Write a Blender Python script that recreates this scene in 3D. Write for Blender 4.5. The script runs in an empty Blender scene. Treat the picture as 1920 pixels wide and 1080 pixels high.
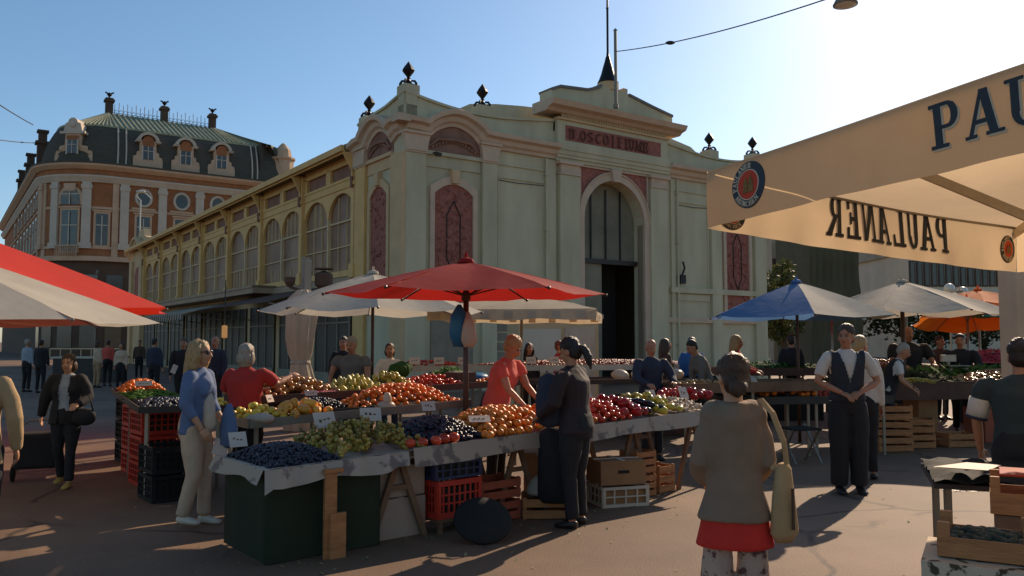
import bpy, bmesh, math, random
from mathutils import Vector, Matrix, noise as mnoise
R = math.radians
PI = math.pi
random.seed(7)
sc = bpy.context.scene
col = sc.collection
F_PX = 1540.0
PITCH = math.atan(100 / F_PX)
CZ = 1.65
# ---------- measuring helpers: a ray through the photograph met with a plane of the place
def ray(px, py):
    u = (px - 960) / F_PX; v = (540 - py) / F_PX
    return (u, math.cos(PITCH) - math.sin(PITCH) * v, math.sin(PITCH) + math.cos(PITCH) * v)
def atY(px, py, Y):
    r = ray(px, py); k = Y / r[1]
    return Vector((r[0] * k, Y, CZ + r[2] * k))
def atZ(px, py, z):
    r = ray(px, py); k = (z - CZ) / r[2]
    return Vector((r[0] * k, r[1] * k, z))
# ---------- materials
MATS = {}
def M(name, c=None, rough=.8, var=.18, scale=2.5, bump=0., bscale=30., metal=0., c2=None, c2scale=6., c2amt=.5,
      c2w=.12, trans=0., spec=.4, sss=0., stretch=None, orand=0.):
    if c is None: return MATS[name]
    c = (c[0], c[1] * .96, c[2] * .82)  # warm tint put into every colour to offset the bluish sky light
    if c2: c2 = (c2[0], c2[1] * .96, c2[2] * .82)
    m = bpy.data.materials.new(name); m.use_nodes = True; MATS[name] = m
    nt = m.node_tree; N = nt.nodes; L = nt.links
    b = N['Principled BSDF']; out = N['Material Output']
    b.inputs['Roughness'].default_value = rough; b.inputs['Metallic'].default_value = metal
    b.inputs['Specular IOR Level'].default_value = spec
    tc = N.new('ShaderNodeTexCoord'); vec = tc.outputs['Object']
    if stretch:
        mp = N.new('ShaderNodeMapping'); mp.inputs['Scale'].default_value = stretch
        L.new(vec, mp.inputs['Vector']); vec = mp.outputs['Vector']
    n1 = N.new('ShaderNodeTexNoise'); n1.inputs['Scale'].default_value = scale; n1.inputs['Detail'].default_value = 7
    n1.inputs['Roughness'].default_value = .65
    L.new(vec, n1.inputs['Vector'])
    mr = N.new('ShaderNodeMapRange'); mr.inputs['From Min'].default_value = .3; mr.inputs['From Max'].default_value = .7
    mr.inputs['To Min'].default_value = 1 - var; mr.inputs['To Max'].default_value = 1 + var
    L.new(n1.outputs['Fac'], mr.inputs['Value'])
    base = N.new('ShaderNodeMix'); base.data_type = 'RGBA'
    base.inputs['A'].default_value = (*c, 1); base.inputs['B'].default_value = (*(c2 or c), 1)
    if c2:
        n2 = N.new('ShaderNodeTexNoise'); n2.inputs['Scale'].default_value = c2scale; n2.inputs['Detail'].default_value = 5
        L.new(vec, n2.inputs['Vector'])
        m2 = N.new('ShaderNodeMapRange'); m2.inputs['From Min'].default_value = c2amt - c2w
        m2.inputs['From Max'].default_value = c2amt + c2w
        L.new(n2.outputs['Fac'], m2.inputs['Value']); L.new(m2.outputs['Result'], base.inputs['Factor'])
    else: base.inputs['Factor'].default_value = 0
    mul = N.new('ShaderNodeVectorMath'); mul.operation = 'SCALE'
    L.new(base.outputs['Result'], mul.inputs[0]); L.new(mr.outputs['Result'], mul.inputs['Scale'])
    if orand:
        oi = N.new('ShaderNodeObjectInfo'); om = N.new('ShaderNodeMapRange'); om.inputs['To Min'].default_value = 1 - orand; om.inputs['To Max'].default_value = 1 + orand * .6
        L.new(oi.outputs['Random'], om.inputs['Value']); mq = N.new('ShaderNodeMath'); mq.operation = 'MULTIPLY'
        L.new(om.outputs['Result'], mq.inputs[0]); L.new(mr.outputs['Result'], mq.inputs[1]); L.new(mq.outputs[0], mul.inputs['Scale'])
    L.new(mul.outputs['Vector'], b.inputs['Base Color'])
    if bump:
        n3 = N.new('ShaderNodeTexNoise'); n3.inputs['Scale'].default_value = bscale; n3.inputs['Detail'].default_value = 6
        L.new(vec, n3.inputs['Vector'])
        bp = N.new('ShaderNodeBump'); bp.inputs['Strength'].default_value = bump; bp.inputs['Distance'].default_value = .02
        L.new(n3.outputs['Fac'], bp.inputs['Height']); L.new(bp.outputs['Normal'], b.inputs['Normal'])
    if sss:
        b.inputs['Subsurface Weight'].default_value = sss; b.inputs['Subsurface Radius'].default_value = (.03, .012, .006)
        b.inputs['Subsurface Scale'].default_value = .5
    if trans:
        t = N.new('ShaderNodeBsdfTranslucent'); L.new(mul.outputs['Vector'], t.inputs['Color'])
        mx = N.new('ShaderNodeMixShader'); mx.inputs['Fac'].default_value = trans
        L.new(b.outputs[0], mx.inputs[1]); L.new(t.outputs[0], mx.inputs[2]); L.new(mx.outputs[0], out.inputs['Surface'])
    return m
# ---------- mesh builder
def ident(p): return p
class MB:
    def __init__(s, xf=None):
        s.v = []; s.f = []; s.m = []; s.cur = 0; s.xf = xf; s.sm = []; s.smooth = False
    def add(s, vs, fs):
        o = len(s.v)
        for p in vs:
            p = Vector(p)
            s.v.append(s.xf(p) if s.xf else p)
        for f in fs:
            s.f.append([i + o for i in f]); s.m.append(s.cur); s.sm.append(s.smooth)
        return s
    def box(s, x0, x1, y0, y1, z0, z1):
        s.add([(x, y, z) for z in (z0, z1) for y in (y0, y1) for x in (x0, x1)],
              [(0, 2, 3, 1), (4, 5, 7, 6), (0, 1, 5, 4), (2, 6, 7, 3), (0, 4, 6, 2), (1, 3, 7, 5)]); return s
    def cbox(s, c, size, rz=0, tilt=None):
        hx, hy, hz = [q / 2 for q in size]; m = Matrix.Rotation(rz, 3, 'Z')
        if tilt is not None: m = m @ tilt
        vs = [m @ Vector((x, y, z)) + Vector(c) for z in (-hz, hz) for y in (-hy, hy) for x in (-hx, hx)]
        s.add(vs, [(0, 2, 3, 1), (4, 5, 7, 6), (0, 1, 5, 4), (2, 6, 7, 3), (0, 4, 6, 2), (1, 3, 7, 5)]); return s
    def bar(s, a, b, w, h=None, up=(0, 0, 1)):
        a = Vector(a); b = Vector(b); h = h or w; d = (b - a).normalized(); u = Vector(up)
        if abs(d.dot(u)) > .98: u = Vector((0, 1, 0))
        x = d.cross(u).normalized(); y = x.cross(d).normalized()
        vs = [p + x * (i * w / 2) + y * (j * h / 2) for p in (a, b) for j in (-1, 1) for i in (-1, 1)]
        s.add(vs, [(0, 2, 3, 1), (4, 5, 7, 6), (0, 1, 5, 4), (2, 6, 7, 3), (0, 4, 6, 2), (1, 3, 7, 5)]); return s
    def prism(s, pts, y0, y1):   # outline (x,z) extruded along y
        n = len(pts)
        s.add([(x, y0, z) for x, z in pts] + [(x, y1, z) for x, z in pts],
              [list(range(n)), list(range(2 * n - 1, n - 1, -1))] + [(i, (i + 1) % n, n + (i + 1) % n, n + i) for i in range(n)])
        return s
    def slab(s, pts, z0, z1):    # outline (x,y) extruded along z
        n = len(pts)
        s.add([(x, y, z0) for x, y in pts] + [(x, y, z1) for x, y in pts],
              [list(range(n - 1, -1, -1)), list(range(n, 2 * n))] + [(i, (i + 1) % n, n + (i + 1) % n, n + i) for i in range(n)])
        return s
    def tube(s, path, rad, n=10, ell=None, cap=True, ref=None):
        # path of points, radius list or number; ell = (kx, ky) scale
        path = [Vector(p) for p in path]; k = len(path)
        rr = rad if isinstance(rad, (list, tuple)) else [rad] * k
        px = None; vs = []
        for i, p in enumerate(path):
            d = (path[min(i + 1, k - 1)] - path[max(i - 1, 0)]).normalized()
            if px is None:
                u = Vector(ref) if ref else (Vector((1, 0, 0)) if abs(d.x) < .9 else Vector((0, 1, 0)))
            else: u = px
            px = (u - d * u.dot(d)).normalized(); py = d.cross(px)
            r = rr[i]; rx, ry = (r if isinstance(r, (list, tuple)) else (r, r))
            for j in range(n):
                a = 2 * PI * j / n; vs.append(p + px * math.cos(a) * rx + py * math.sin(a) * ry)
        fs = [(i * n + j, i * n + (j + 1) % n, (i + 1) * n + (j + 1) % n, (i + 1) * n + j) for i in range(k - 1) for j in range(n)]
        if cap: fs += [list(range(n - 1, -1, -1)), [(k - 1) * n + j for j in range(n)]]
        s.add(vs, fs); return s
    def lathe(s, prof, c=(0, 0, 0), n=16, ang=None):
        c = Vector(c); k = len(prof)
        vs = [c + Vector((math.cos(2 * PI * j / n) * r, math.sin(2 * PI * j / n) * r, z)) for r, z in prof for j in range(n)]
        fs = [(i * n + j, i * n + (j + 1) % n, (i + 1) * n + (j + 1) % n, (i + 1) * n + j) for i in range(k - 1) for j in range(n)]
        fs += [list(range(n - 1, -1, -1)), [(k - 1) * n + j for j in range(n)]]
        s.add(vs, fs); return s
    def ell(s, c, r, nu=14, nv=9, rot=None):
        c = Vector(c); r = r if isinstance(r, (list, tuple)) else (r, r, r); vs = []
        for i in range(1, nv):
            t = PI * i / nv
            for j in range(nu):
                a = 2 * PI * j / nu
                vs.append(Vector((math.sin(t) * math.cos(a) * r[0], math.sin(t) * math.sin(a) * r[1], math.cos(t) * r[2])))
        vs += [Vector((0, 0, r[2])), Vector((0, 0, -r[2]))]
        if rot is not None: vs = [rot @ p for p in vs]
        vs = [p + c for p in vs]; T = len(vs) - 2
        fs = [(i * nu + j, (i + 1) * nu + j, (i + 1) * nu + (j + 1) % nu, i * nu + (j + 1) % nu) for i in range(nv - 2) for j in range(nu)]
        fs += [(T, j, (j + 1) % nu) for j in range(nu)] + [(T + 1, (nv - 2) * nu + (j + 1) % nu, (nv - 2) * nu + j) for j in range(nu)]
        s.add(vs, fs); return s
    def sweep(s, path, prof, close=False):
        # face space: path of (a, z); profile of (out, up): out -> -y, up along the path's normal
        k = len(path); n = len(prof); vs = []
        for i, (a, z) in enumerate(path):
            def nrm(i0, i1):
                d = Vector((path[i1][0] - path[i0][0], path[i1][1] - path[i0][1])).normalized(); return Vector((-d.y, d.x))
            if i == 0: nn = nrm(0, 1); sc_ = 1
            elif i == k - 1: nn = nrm(k - 2, k - 1); sc_ = 1
            else:
                n1 = nrm(i - 1, i); n2 = nrm(i, i + 1); nn = (n1 + n2).normalized(); sc_ = min(1 / max(nn.dot(n1), .5), 1.6)
            for o, u in prof: vs.append((a + nn.x * u * sc_, -o, z + nn.y * u * sc_))
        fs = [(i * n + j, (i + 1) * n + j, (i + 1) * n + (j + 1) % n, i * n + (j + 1) % n) for i in range(k - 1) for j in range(n)]
        fs += [list(range(n)), [(k - 1) * n + j for j in range(n - 1, -1, -1)]]
        s.add(vs, fs); return s
    def mesh(s, name, mats, smooth=False, weld=False):
        me = bpy.data.meshes.new(name); me.from_pydata([tuple(v) for v in s.v], [], s.f)
        bm = bmesh.new(); bm.from_mesh(me)
        if weld: bmesh.ops.remove_doubles(bm, verts=bm.verts, dist=1e-4)
        bmesh.ops.recalc_face_normals(bm, faces=bm.faces); bm.to_mesh(me); bm.free()
        for mt in (mats if isinstance(mats, (list, tuple)) else [mats]): me.materials.append(M(mt) if isinstance(mt, str) else mt)
        if not weld and len(me.polygons) == len(s.m):
            me.polygons.foreach_set('material_index', s.m)
            me.polygons.foreach_set('use_smooth', [smooth or q for q in s.sm])
        else: me.polygons.foreach_set('use_smooth', [smooth] * len(me.polygons))
        me.update(); return me
    def build(s, name, mats, parent=None, smooth=False, loc=None, rz=0, bevel=0):
        o = bpy.data.objects.new(name, s.mesh(name, mats, smooth)); col.objects.link(o)
        if parent: o.parent = parent
        if loc is not None: o.location = loc
        o.rotation_euler.z = rz
        if bevel:
            b = o.modifiers.new('bevel', 'BEVEL'); b.width = bevel; b.segments = 2; b.limit_method = 'ANGLE'
        return o
def tag(o, label=None, cat=None, group=None, kind=None):
    if label: o['label'] = label
    if cat: o['category'] = cat
    if group: o['group'] = group
    if kind: o['kind'] = kind
    return o
def empty(name, loc=(0, 0, 0), rz=0, label=None, cat=None, group=None):
    o = bpy.data.objects.new(name, None); col.objects.link(o); o.location = loc; o.rotation_euler.z = rz
    o.empty_display_size = .2
    return tag(o, label, cat, group)
def copy_tree(o, parent=None):
    c = o.copy(); col.objects.link(c); c.parent = parent
    for ch in list(o.children): copy_tree(ch, c)
    return c
def link_mesh(name, me, loc=(0, 0, 0), rot=(0, 0, 0), scale=1, parent=None):
    o = bpy.data.objects.new(name, me); col.objects.link(o); o.location = loc; o.rotation_euler = rot
    o.scale = scale if isinstance(scale, (tuple, list)) else (scale,) * 3
    if parent: o.parent = parent
    return o
def strip_mesh(me):   # evaluated through a voxel remesh
    return me
def remesh(mb, name, mats, vox, smooth_it=2, fold=0., foldscale=(6, 6, 2.5), seed=0, groove=None):
    me = mb.mesh(name + '_src', mats)
    o = bpy.data.objects.new(name + '_tmp', me); col.objects.link(o)
    md = o.modifiers.new('r', 'REMESH'); md.mode = 'VOXEL'; md.voxel_size = vox; md.use_smooth_shade = True
    dg = bpy.context.evaluated_depsgraph_get(); dg.update()
    out = bpy.data.meshes.new_from_object(o.evaluated_get(dg), depsgraph=dg)
    bpy.data.objects.remove(o); bpy.data.meshes.remove(me)
    out.name = name
    bm = bmesh.new(); bm.from_mesh(out)
    for _ in range(smooth_it): bmesh.ops.smooth_vert(bm, verts=bm.verts, factor=.5, use_axis_x=True, use_axis_y=True, use_axis_z=True)
    if fold:
        bm.normal_update(); so = Vector((seed * 3.1, seed * 1.7, seed))
        for v in bm.verts:
            p = Vector((v.co.x * foldscale[0], v.co.y * foldscale[1], v.co.z * foldscale[2])) + so
            n = mnoise.noise(p) * .6 + (1 - abs(mnoise.noise(p * 1.9 + Vector((5, 2, 1)))) * 2.2) * .4
            v.co += v.normal * n * fold
    bm.to_mesh(out); bm.free()
    out.materials.clear()
    for mt in (mats if isinstance(mats, (list, tuple)) else [mats]): out.materials.append(M(mt))
    out.polygons.foreach_set('use_smooth', [True] * len(out.polygons)); out.update()
    return out
# ---------- materials list
M('stucco_green', (.555, .515, .385), .9, .10, .8, .25, 40, c2=(.475, .44, .325), c2scale=1.3, c2amt=.52, stretch=(1, 1, .28))
M('stucco_cream', (.58, .42, .26), .9, .12, 1.2, .2, 40)
M('trim_pink', (.56, .43, .34), .85, .12, 1.5, .2, 30)
M('panel_red', (.36, .135, .105), .9, .22, 6, .6, 25, c2=(.27, .10, .085), c2scale=9)
M('tymp_brown', (.25, .14, .11), .9, .25, 2, .3, 20)
M('relief_dark', (.05, .035, .032), .8, .2, 8)
M('iron_black', (.012, .012, .014), .5, .2, 8, metal=.3)
M('yellow_paint', (.66, .42, .17), .7, .12, 1.5, .1, 30)
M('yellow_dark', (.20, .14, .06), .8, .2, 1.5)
M('glass_brown', (.25, .145, .10), .55, .3, .7, c2=(.33, .21, .145), c2scale=.45, spec=.25)
M('bar_cream', (.62, .48, .30), .7, .1, 2)
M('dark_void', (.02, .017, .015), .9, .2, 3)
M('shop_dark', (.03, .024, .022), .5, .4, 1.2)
M('roof_zinc', (.16, .15, .14), .6, .15, .6)
M('ledge', (.36, .26, .19), .8, .15, 1)
M('door_green', (.20, .185, .14), .7, .3, .8)
M('grey_wood', (.24, .21, .17), .7, .2, 2)
# ---------- camera, sky, sun
cam = bpy.data.cameras.new('camera'); co = bpy.data.objects.new('camera', cam); col.objects.link(co)
cam.sensor_width = 36; cam.lens = F_PX / 1920 * 36; cam.clip_end = 3000; cam.clip_start = .05
co.location = (0, 0, CZ); co.rotation_euler = (PI / 2 + PITCH, 0, 0); sc.camera = co
SUN_AZ, SUN_EL = R(33), R(29)
w = bpy.data.worlds.new('World'); sc.world = w; w.use_nodes = True
nt = w.node_tree; sky = nt.nodes.new('ShaderNodeTexSky'); sky.sky_type = 'NISHITA'; sky.sun_disc = False
sky.sun_elevation = SUN_EL; sky.sun_rotation = SUN_AZ; sky.dust_density = .6; sky.air_density = 1.0; sky.ozone_density = 3.6
bg = nt.nodes['Background']; hs = nt.nodes.new('ShaderNodeHueSaturation'); hs.inputs['Saturation'].default_value = 1.04; hs.inputs['Hue'].default_value = .493
nt.links.new(sky.outputs[0], hs.inputs['Color']); nt.links.new(hs.outputs[0], bg.inputs['Color']); bg.inputs['Strength'].default_value = .112
sl = bpy.data.lights.new('sun', 'SUN'); so = bpy.data.objects.new('sun', sl); col.objects.link(so)
sl.energy = 4.8; sl.angle = R(.5); sl.color = (1, .78, .56)
sd = Vector((math.sin(SUN_AZ) * math.cos(SUN_EL), math.cos(SUN_AZ) * math.cos(SUN_EL), math.sin(SUN_EL)))
so.rotation_euler = sd.to_track_quat('Z', 'Y').to_euler(); so.location = sd * 100
sc.view_settings.view_transform = 'Standard'; sc.view_settings.look = 'None'; sc.view_settings.exposure = .22
# ---------- ground: asphalt square with worn patches and cracks
m = M('asphalt', (.19, .118, .078), .8, .28, .5, .22, 60, c2=(.135, .082, .054), c2scale=.22, c2amt=.5)
nt = m.node_tree; N = nt.nodes; L = nt.links; b = N['Principled BSDF']
src = b.inputs['Base Color'].links[0].from_socket
tc = [n for n in N if n.type == 'TEX_COORD'][0]
vo = N.new('ShaderNodeTexVoronoi'); vo.feature = 'DISTANCE_TO_EDGE'; vo.inputs['Scale'].default_value = .42
wn = N.new('ShaderNodeTexNoise'); wn.inputs['Scale'].default_value = 2.2; wn.inputs['Detail'].default_value = 8
L.new(tc.outputs['Object'], wn.inputs['Vector'])
ad = N.new('ShaderNodeMix'); ad.data_type = 'VECTOR'; ad.inputs['Factor'].default_value = .2
L.new(tc.outputs['Object'], ad.inputs['A']); L.new(wn.outputs['Color'], ad.inputs['B']); L.new(ad.outputs['Result'], vo.inputs['Vector'])
cr = N.new('ShaderNodeMapRange'); cr.inputs['From Min'].default_value = .002; cr.inputs['From Max'].default_value = .012
L.new(vo.outputs['Distance'], cr.inputs['Value'])
n4 = N.new('ShaderNodeTexNoise'); n4.inputs['Scale'].default_value = .9; n4.inputs['Detail'].default_value = 3
L.new(tc.outputs['Object'], n4.inputs['Vector'])
gate = N.new('ShaderNodeMapRange'); gate.inputs['From Min'].default_value = .46; gate.inputs['From Max'].default_value = .56
gate.inputs['To Min'].default_value = 1; gate.inputs['To Max'].default_value = 0
L.new(n4.outputs['Fac'], gate.inputs['Value'])
mx = N.new('ShaderNodeMath'); mx.operation = 'MAXIMUM'; L.new(cr.outputs['Result'], mx.inputs[0]); L.new(gate.outputs['Result'], mx.inputs[1])
n5 = N.new('ShaderNodeTexNoise'); n5.inputs['Scale'].default_value = 90; n5.inputs['Detail'].default_value = 2
L.new(tc.outputs['Object'], n5.inputs['Vector'])
sp = N.new('ShaderNodeMapRange'); sp.inputs['From Min'].default_value = .3; sp.inputs['From Max'].default_value = .7
sp.inputs['To Min'].default_value = .78; sp.inputs['To Max'].default_value = 1.22; L.new(n5.outputs['Fac'], sp.inputs['Value'])
mm = N.new('ShaderNodeMapRange'); mm.inputs['To Min'].default_value = .3; L.new(mx.outputs[0], mm.inputs['Value'])
m3 = N.new('ShaderNodeMath'); m3.operation = 'MULTIPLY'; L.new(mm.outputs['Result'], m3.inputs[0]); L.new(sp.outputs['Result'], m3.inputs[1])
sc2 = N.new('ShaderNodeVectorMath'); sc2.operation = 'SCALE'; L.new(src, sc2.inputs[0]); L.new(m3.outputs[0], sc2.inputs['Scale'])
L.new(sc2.outputs['Vector'], b.inputs['Base Color'])
tag(MB().add([(-900, -60, 0), (900, -60, 0), (900, 1500, 0), (-900, 1500, 0)], [(0, 1, 2, 3)]).build('ground', 'asphalt'), kind='structure')
M('wire_dark', (.05, .045, .04), .6, .1)
# ---------- market hall; local x along the front, local y along the wing
HA = R(35)
HP = (-3.4596, 26.0, 0)
HW = 17.85
hall = empty('market_hall', HP, HA, 'long green and yellow market hall with an arched portal and red relief panels', 'market hall')
front = lambda p: Vector((p.x, p.y, p.z))             # face space: x along, -y outward
side = lambda p: Vector((p.y, p.x, p.z))
back_r = lambda p: Vector((HW - p.y, p.x, p.z))
def arch(a0, a1, zs, rise, n=14):
    c = (a0 + a1) / 2; r = (a1 - a0) / 2
    return [(c - r * math.cos(PI * i / n), zs + rise * math.sin(PI * i / n)) for i in range(n + 1)]
def seg(a0, a1, zs, rise, n=10):
    c = (a0 + a1) / 2; r = (a1 - a0) / 2
    return [(a0 + (a1 - a0) * i / n, zs + rise * (1 - ((a0 + (a1 - a0) * i / n - c) / r) ** 2)) for i in range(n + 1)]
AX0, AX1 = 7.42, 10.48   # portal opening
w_ = MB()
w_.prism([(0, 0), (AX0, 0), (AX0, 6.2)] + arch(AX0, AX1, 6.2, 1.55)[1:-1] + [(AX1, 6.2), (AX1, 0), (HW, 0), (HW, 9.3), (0, 9.3)], 0, .5)
w_.box(0, .5, .5, 3.55, 0, 9.3)
w_.box(HW - .5, HW, .5, 44, 0, 8.6); w_.box(.5, HW - .5, 43.5, 44, 0, 8.6)
w_.build('wall', 'stucco_green', hall)
# parapet with a gently dished top, plinths for the finials
pp = MB()
def parapet(xf, a0, a1, flip=False):
    q = MB(xf); n = 14; pts = []
    for i in range(n + 1):
        t = i / n; a = a0 + (a1 - a0) * t; s_ = t if not flip else 1 - t
        z = 9.72 - .38 * math.sin(PI * min(s_ * 1.0, 1)) * (1 - .35 * s_) - .05 * s_
        pts.append((a, z))
    q.prism([(a0, 8.9), (a1, 8.9)] + pts[::-1], .06, .46)
    q.sweep(pts, [(.02, -.02), (.02, .06), (-.5, .06), (-.5, -.02)])
    return q
q = parapet(front, .0, 6.1); q.build('parapet', 'stucco_green', hall)
parapet(front, 11.8, HW, True).build('parapet', 'stucco_green', hall)
q = MB(side); q.prism([(.0, 8.9), (3.62, 8.9), (3.62, 9.35), (2.9, 9.42), (1.4, 9.5), (.0, 9.72)], .06, .46)
q.sweep([(0, 9.72), (1.4, 9.5), (2.9, 9.42), (3.62, 9.35)], [(.02, -.02), (.02, .06), (-.5, .06), (-.5, -.02)]); q.build('parapet', 'stucco_green', hall)
def finial(x, y, z, s=1.):
    b = MB().cbox((x, y, z + .13), (.55 * s, .55 * s, .3)); b.build('plinth', 'stucco_green', hall)
    m = MB(); z += .26
    m.lathe([(.24, 0), (.25, .05), (.17, .08), (.12, .14), (.07, .2), (.05, .25), (.08, .28), (.05, .31)], (x, y, z), 10)
    for a in range(4):
        c = R(90 * a + 45)
        m.tube([(x + math.cos(c) * .1, y + math.sin(c) * .08, z + .2), (x + math.cos(c) * .24, y + math.sin(c) * .17, z + .19),
                (x + math.cos(c) * .3, y + math.sin(c) * .22, z + .10), (x + math.cos(c) * .27, y + math.sin(c) * .24, z + .02)], [.03, .04, .05, .06], 6)
    m.lathe([(.03, .30), (.16, .46), (.215, .54), (.16, .64), (.07, .76), (.012, .84)], (x, y, z), 8)
    m.cbox((x, y, z + .54), (.30, .30, .03), R(45))
    m.build('finial', 'iron_black', hall)
finial(.28, .28, 9.7); finial(3.15, .26, 9.47); finial(.26, 3.2, 9.3)
finial(HW - 3.15, .26, 9.47); finial(HW - .28, .28, 9.7)
# pilasters
def pilaster(xf, a0, a1, z1=7.72, base=True, mat='stucco_green', d=.14):
    m = MB(xf); m.box(a0, a1, -d, .003, .0, z1); m.build('pilaster', mat, hall, bevel=.012)
    c = MB(xf)
    c.box(a0 - .02, a1 + .02, -d - .03, .002, z1, z1 + .06)
    c.prism([(a0 - .01, z1 + .06), (a1 + .01, z1 + .06), (a1 + .06, z1 + .42), (a1 + .12, z1 + .6), (a0 - .12, z1 + .6), (a0 - .06, z1 + .42)], -d - .06, .004)
    c.box(a0 - .13, a1 + .13, -d - .13, .005, z1 + .6, z1 + .68)
    c.build('capital', 'trim_pink' if mat != 'yellow' else 'stucco_cream', hall)
    if base:
        MB(xf).box(a0 - .06, a1 + .06, -d - .07, .006, 0, .9).build('pilaster_base', 'stucco_green', hall)
pilaster(front, .0, .74); pilaster(front, 2.92, 3.52)
pilaster(front, HW - .74, HW); pilaster(front, HW - 3.52, HW - 2.92)
m = MB(side); m.box(-.13, .70, -.14, .003, 0, 7.72); m.build('pilaster', 'stucco_cream', hall, bevel=.012)
pilaster(side, 2.68, 3.55, mat='yellow_paint')
# shallow pilasters of the plain bays and the portal
for a0, a1 in ((5.72, 6.12), (12.0 - .0, 12.0 + .22)): MB(front).box(a0, a1, -.07, .003, .0, 8.2).build('pilaster', 'stucco_green', hall)
for a0, a1 in ((6.22, 7.14), (10.76, 11.68)):
    MB(front).box(a0, a1, -.2, .003, 0, 7.7).build('pilaster', 'stucco_green', hall, bevel=.012)
    c = MB(front); c.box(a0 - .04, a1 + .04, -.24, .004, 7.7, 7.76); c.box(a0 + .02, a1 - .02, -.225, .004, 7.76, 8.08); c.box(a0 - .1, a1 + .1, -.3, .005, 8.08, 8.2)
    c.build('capital', 'trim_pink', hall)
# plain bay panel mouldings
def bay_lines(a0, a1):
    m = MB(front)
    for z in (7.75, 7.3): m.box(a0, a1, -.05, .003, z, z + .07)
    m.box(a0, a1, -.06, .004, 3.3, 3.55); m.box(a0, a1, -.04, .004, .0, .8)
    m.box(a0, a0 + .08, -.03, .002, 3.55, 7.3); m.box(a1 - .08, a1, -.03, .002, 3.55, 7.3)
    m.build('moulding', 'stucco_green', hall)
bay_lines(3.60, 5.66); bay_lines(12.24, HW - 3.6)
MB(front).box(11.9, HW - .74, -.16, .002, 3.6, 3.82).build('moulding', 'stucco_green', hall)
m = MB(front); m.box(11.7, HW + .02, -.12, .007, 2.4, 2.6); m.build('band', 'trim_pink', hall)
m = MB(front)
for i in range(9): m.box(3.6, 7.1, -.03 - .02 * (i % 2), .002, .35 + i * .33, .62 + i * .33)
m.build('plinth_panelling', 'grey_wood', hall)
# arched pavilion bays: tympanum, sill, red relief panel in a surround
def ornament(xf, ac, z0, z1, lantern=True):
    m = MB(xf); rnd = random.Random(int(ac * 100))
    if lantern:
        zt, zb = z1 - .75, z0 + .9; h = zt - zb
        pts = [(ac - .26, zb + .55), (ac - .26, zt - .2), (ac - .15, zt), (ac, zt + .3), (ac + .15, zt), (ac + .26, zt - .2), (ac + .26, zb + .55), (ac, zb)]
        for i in range(len(pts)):
            a = pts[i]; b = pts[(i + 1) % len(pts)]
            m.tube([(a[0], -.05, a[1]), (b[0], -.05, b[1])], .022, 6)
        m.cur = 1
        for i in range(26):
            a = ac + rnd.uniform(-.2, .2); z = rnd.uniform(zb + .4, zt - .1)
            t = rnd.uniform(0, PI)
            m.tube([(a - .09 * math.cos(t), -.03, z - .09 * math.sin(t)), (a + .03, -.05, z + .02), (a + .09 * math.cos(t), -.03, z + .09 * math.sin(t))], .018, 5)
        for sgn in (-1, 1):
            for k in range(5):
                m.tube([(ac, -.03, zb - .05), (ac + sgn * (.2 + .08 * k), -.05, zb - .15 + .12 * k), (ac + sgn * (.4 + .05 * k), -.03, zb + .05 + .22 * k)], [.05, .04, .012], 6)
    m.cur = 1
    for i in range(60):
        a = ac + rnd.uniform(-.62, .62); z = rnd.uniform(z0 + .2, z1 - .1)
        if lantern and abs(a - ac) < .3 and z < z1 - .6: continue
        L_ = rnd.uniform(.06, .2); t = rnd.uniform(0, PI)
        m.tube([(a, -.02, z), (a + L_ * math.cos(t) * .5, -.055, z + L_ * math.sin(t) * .6), (a + L_ * math.cos(t + .8), -.03, z + L_ * math.sin(t + .8))],
               [.02, .035, .012], 5)
    return m
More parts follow.
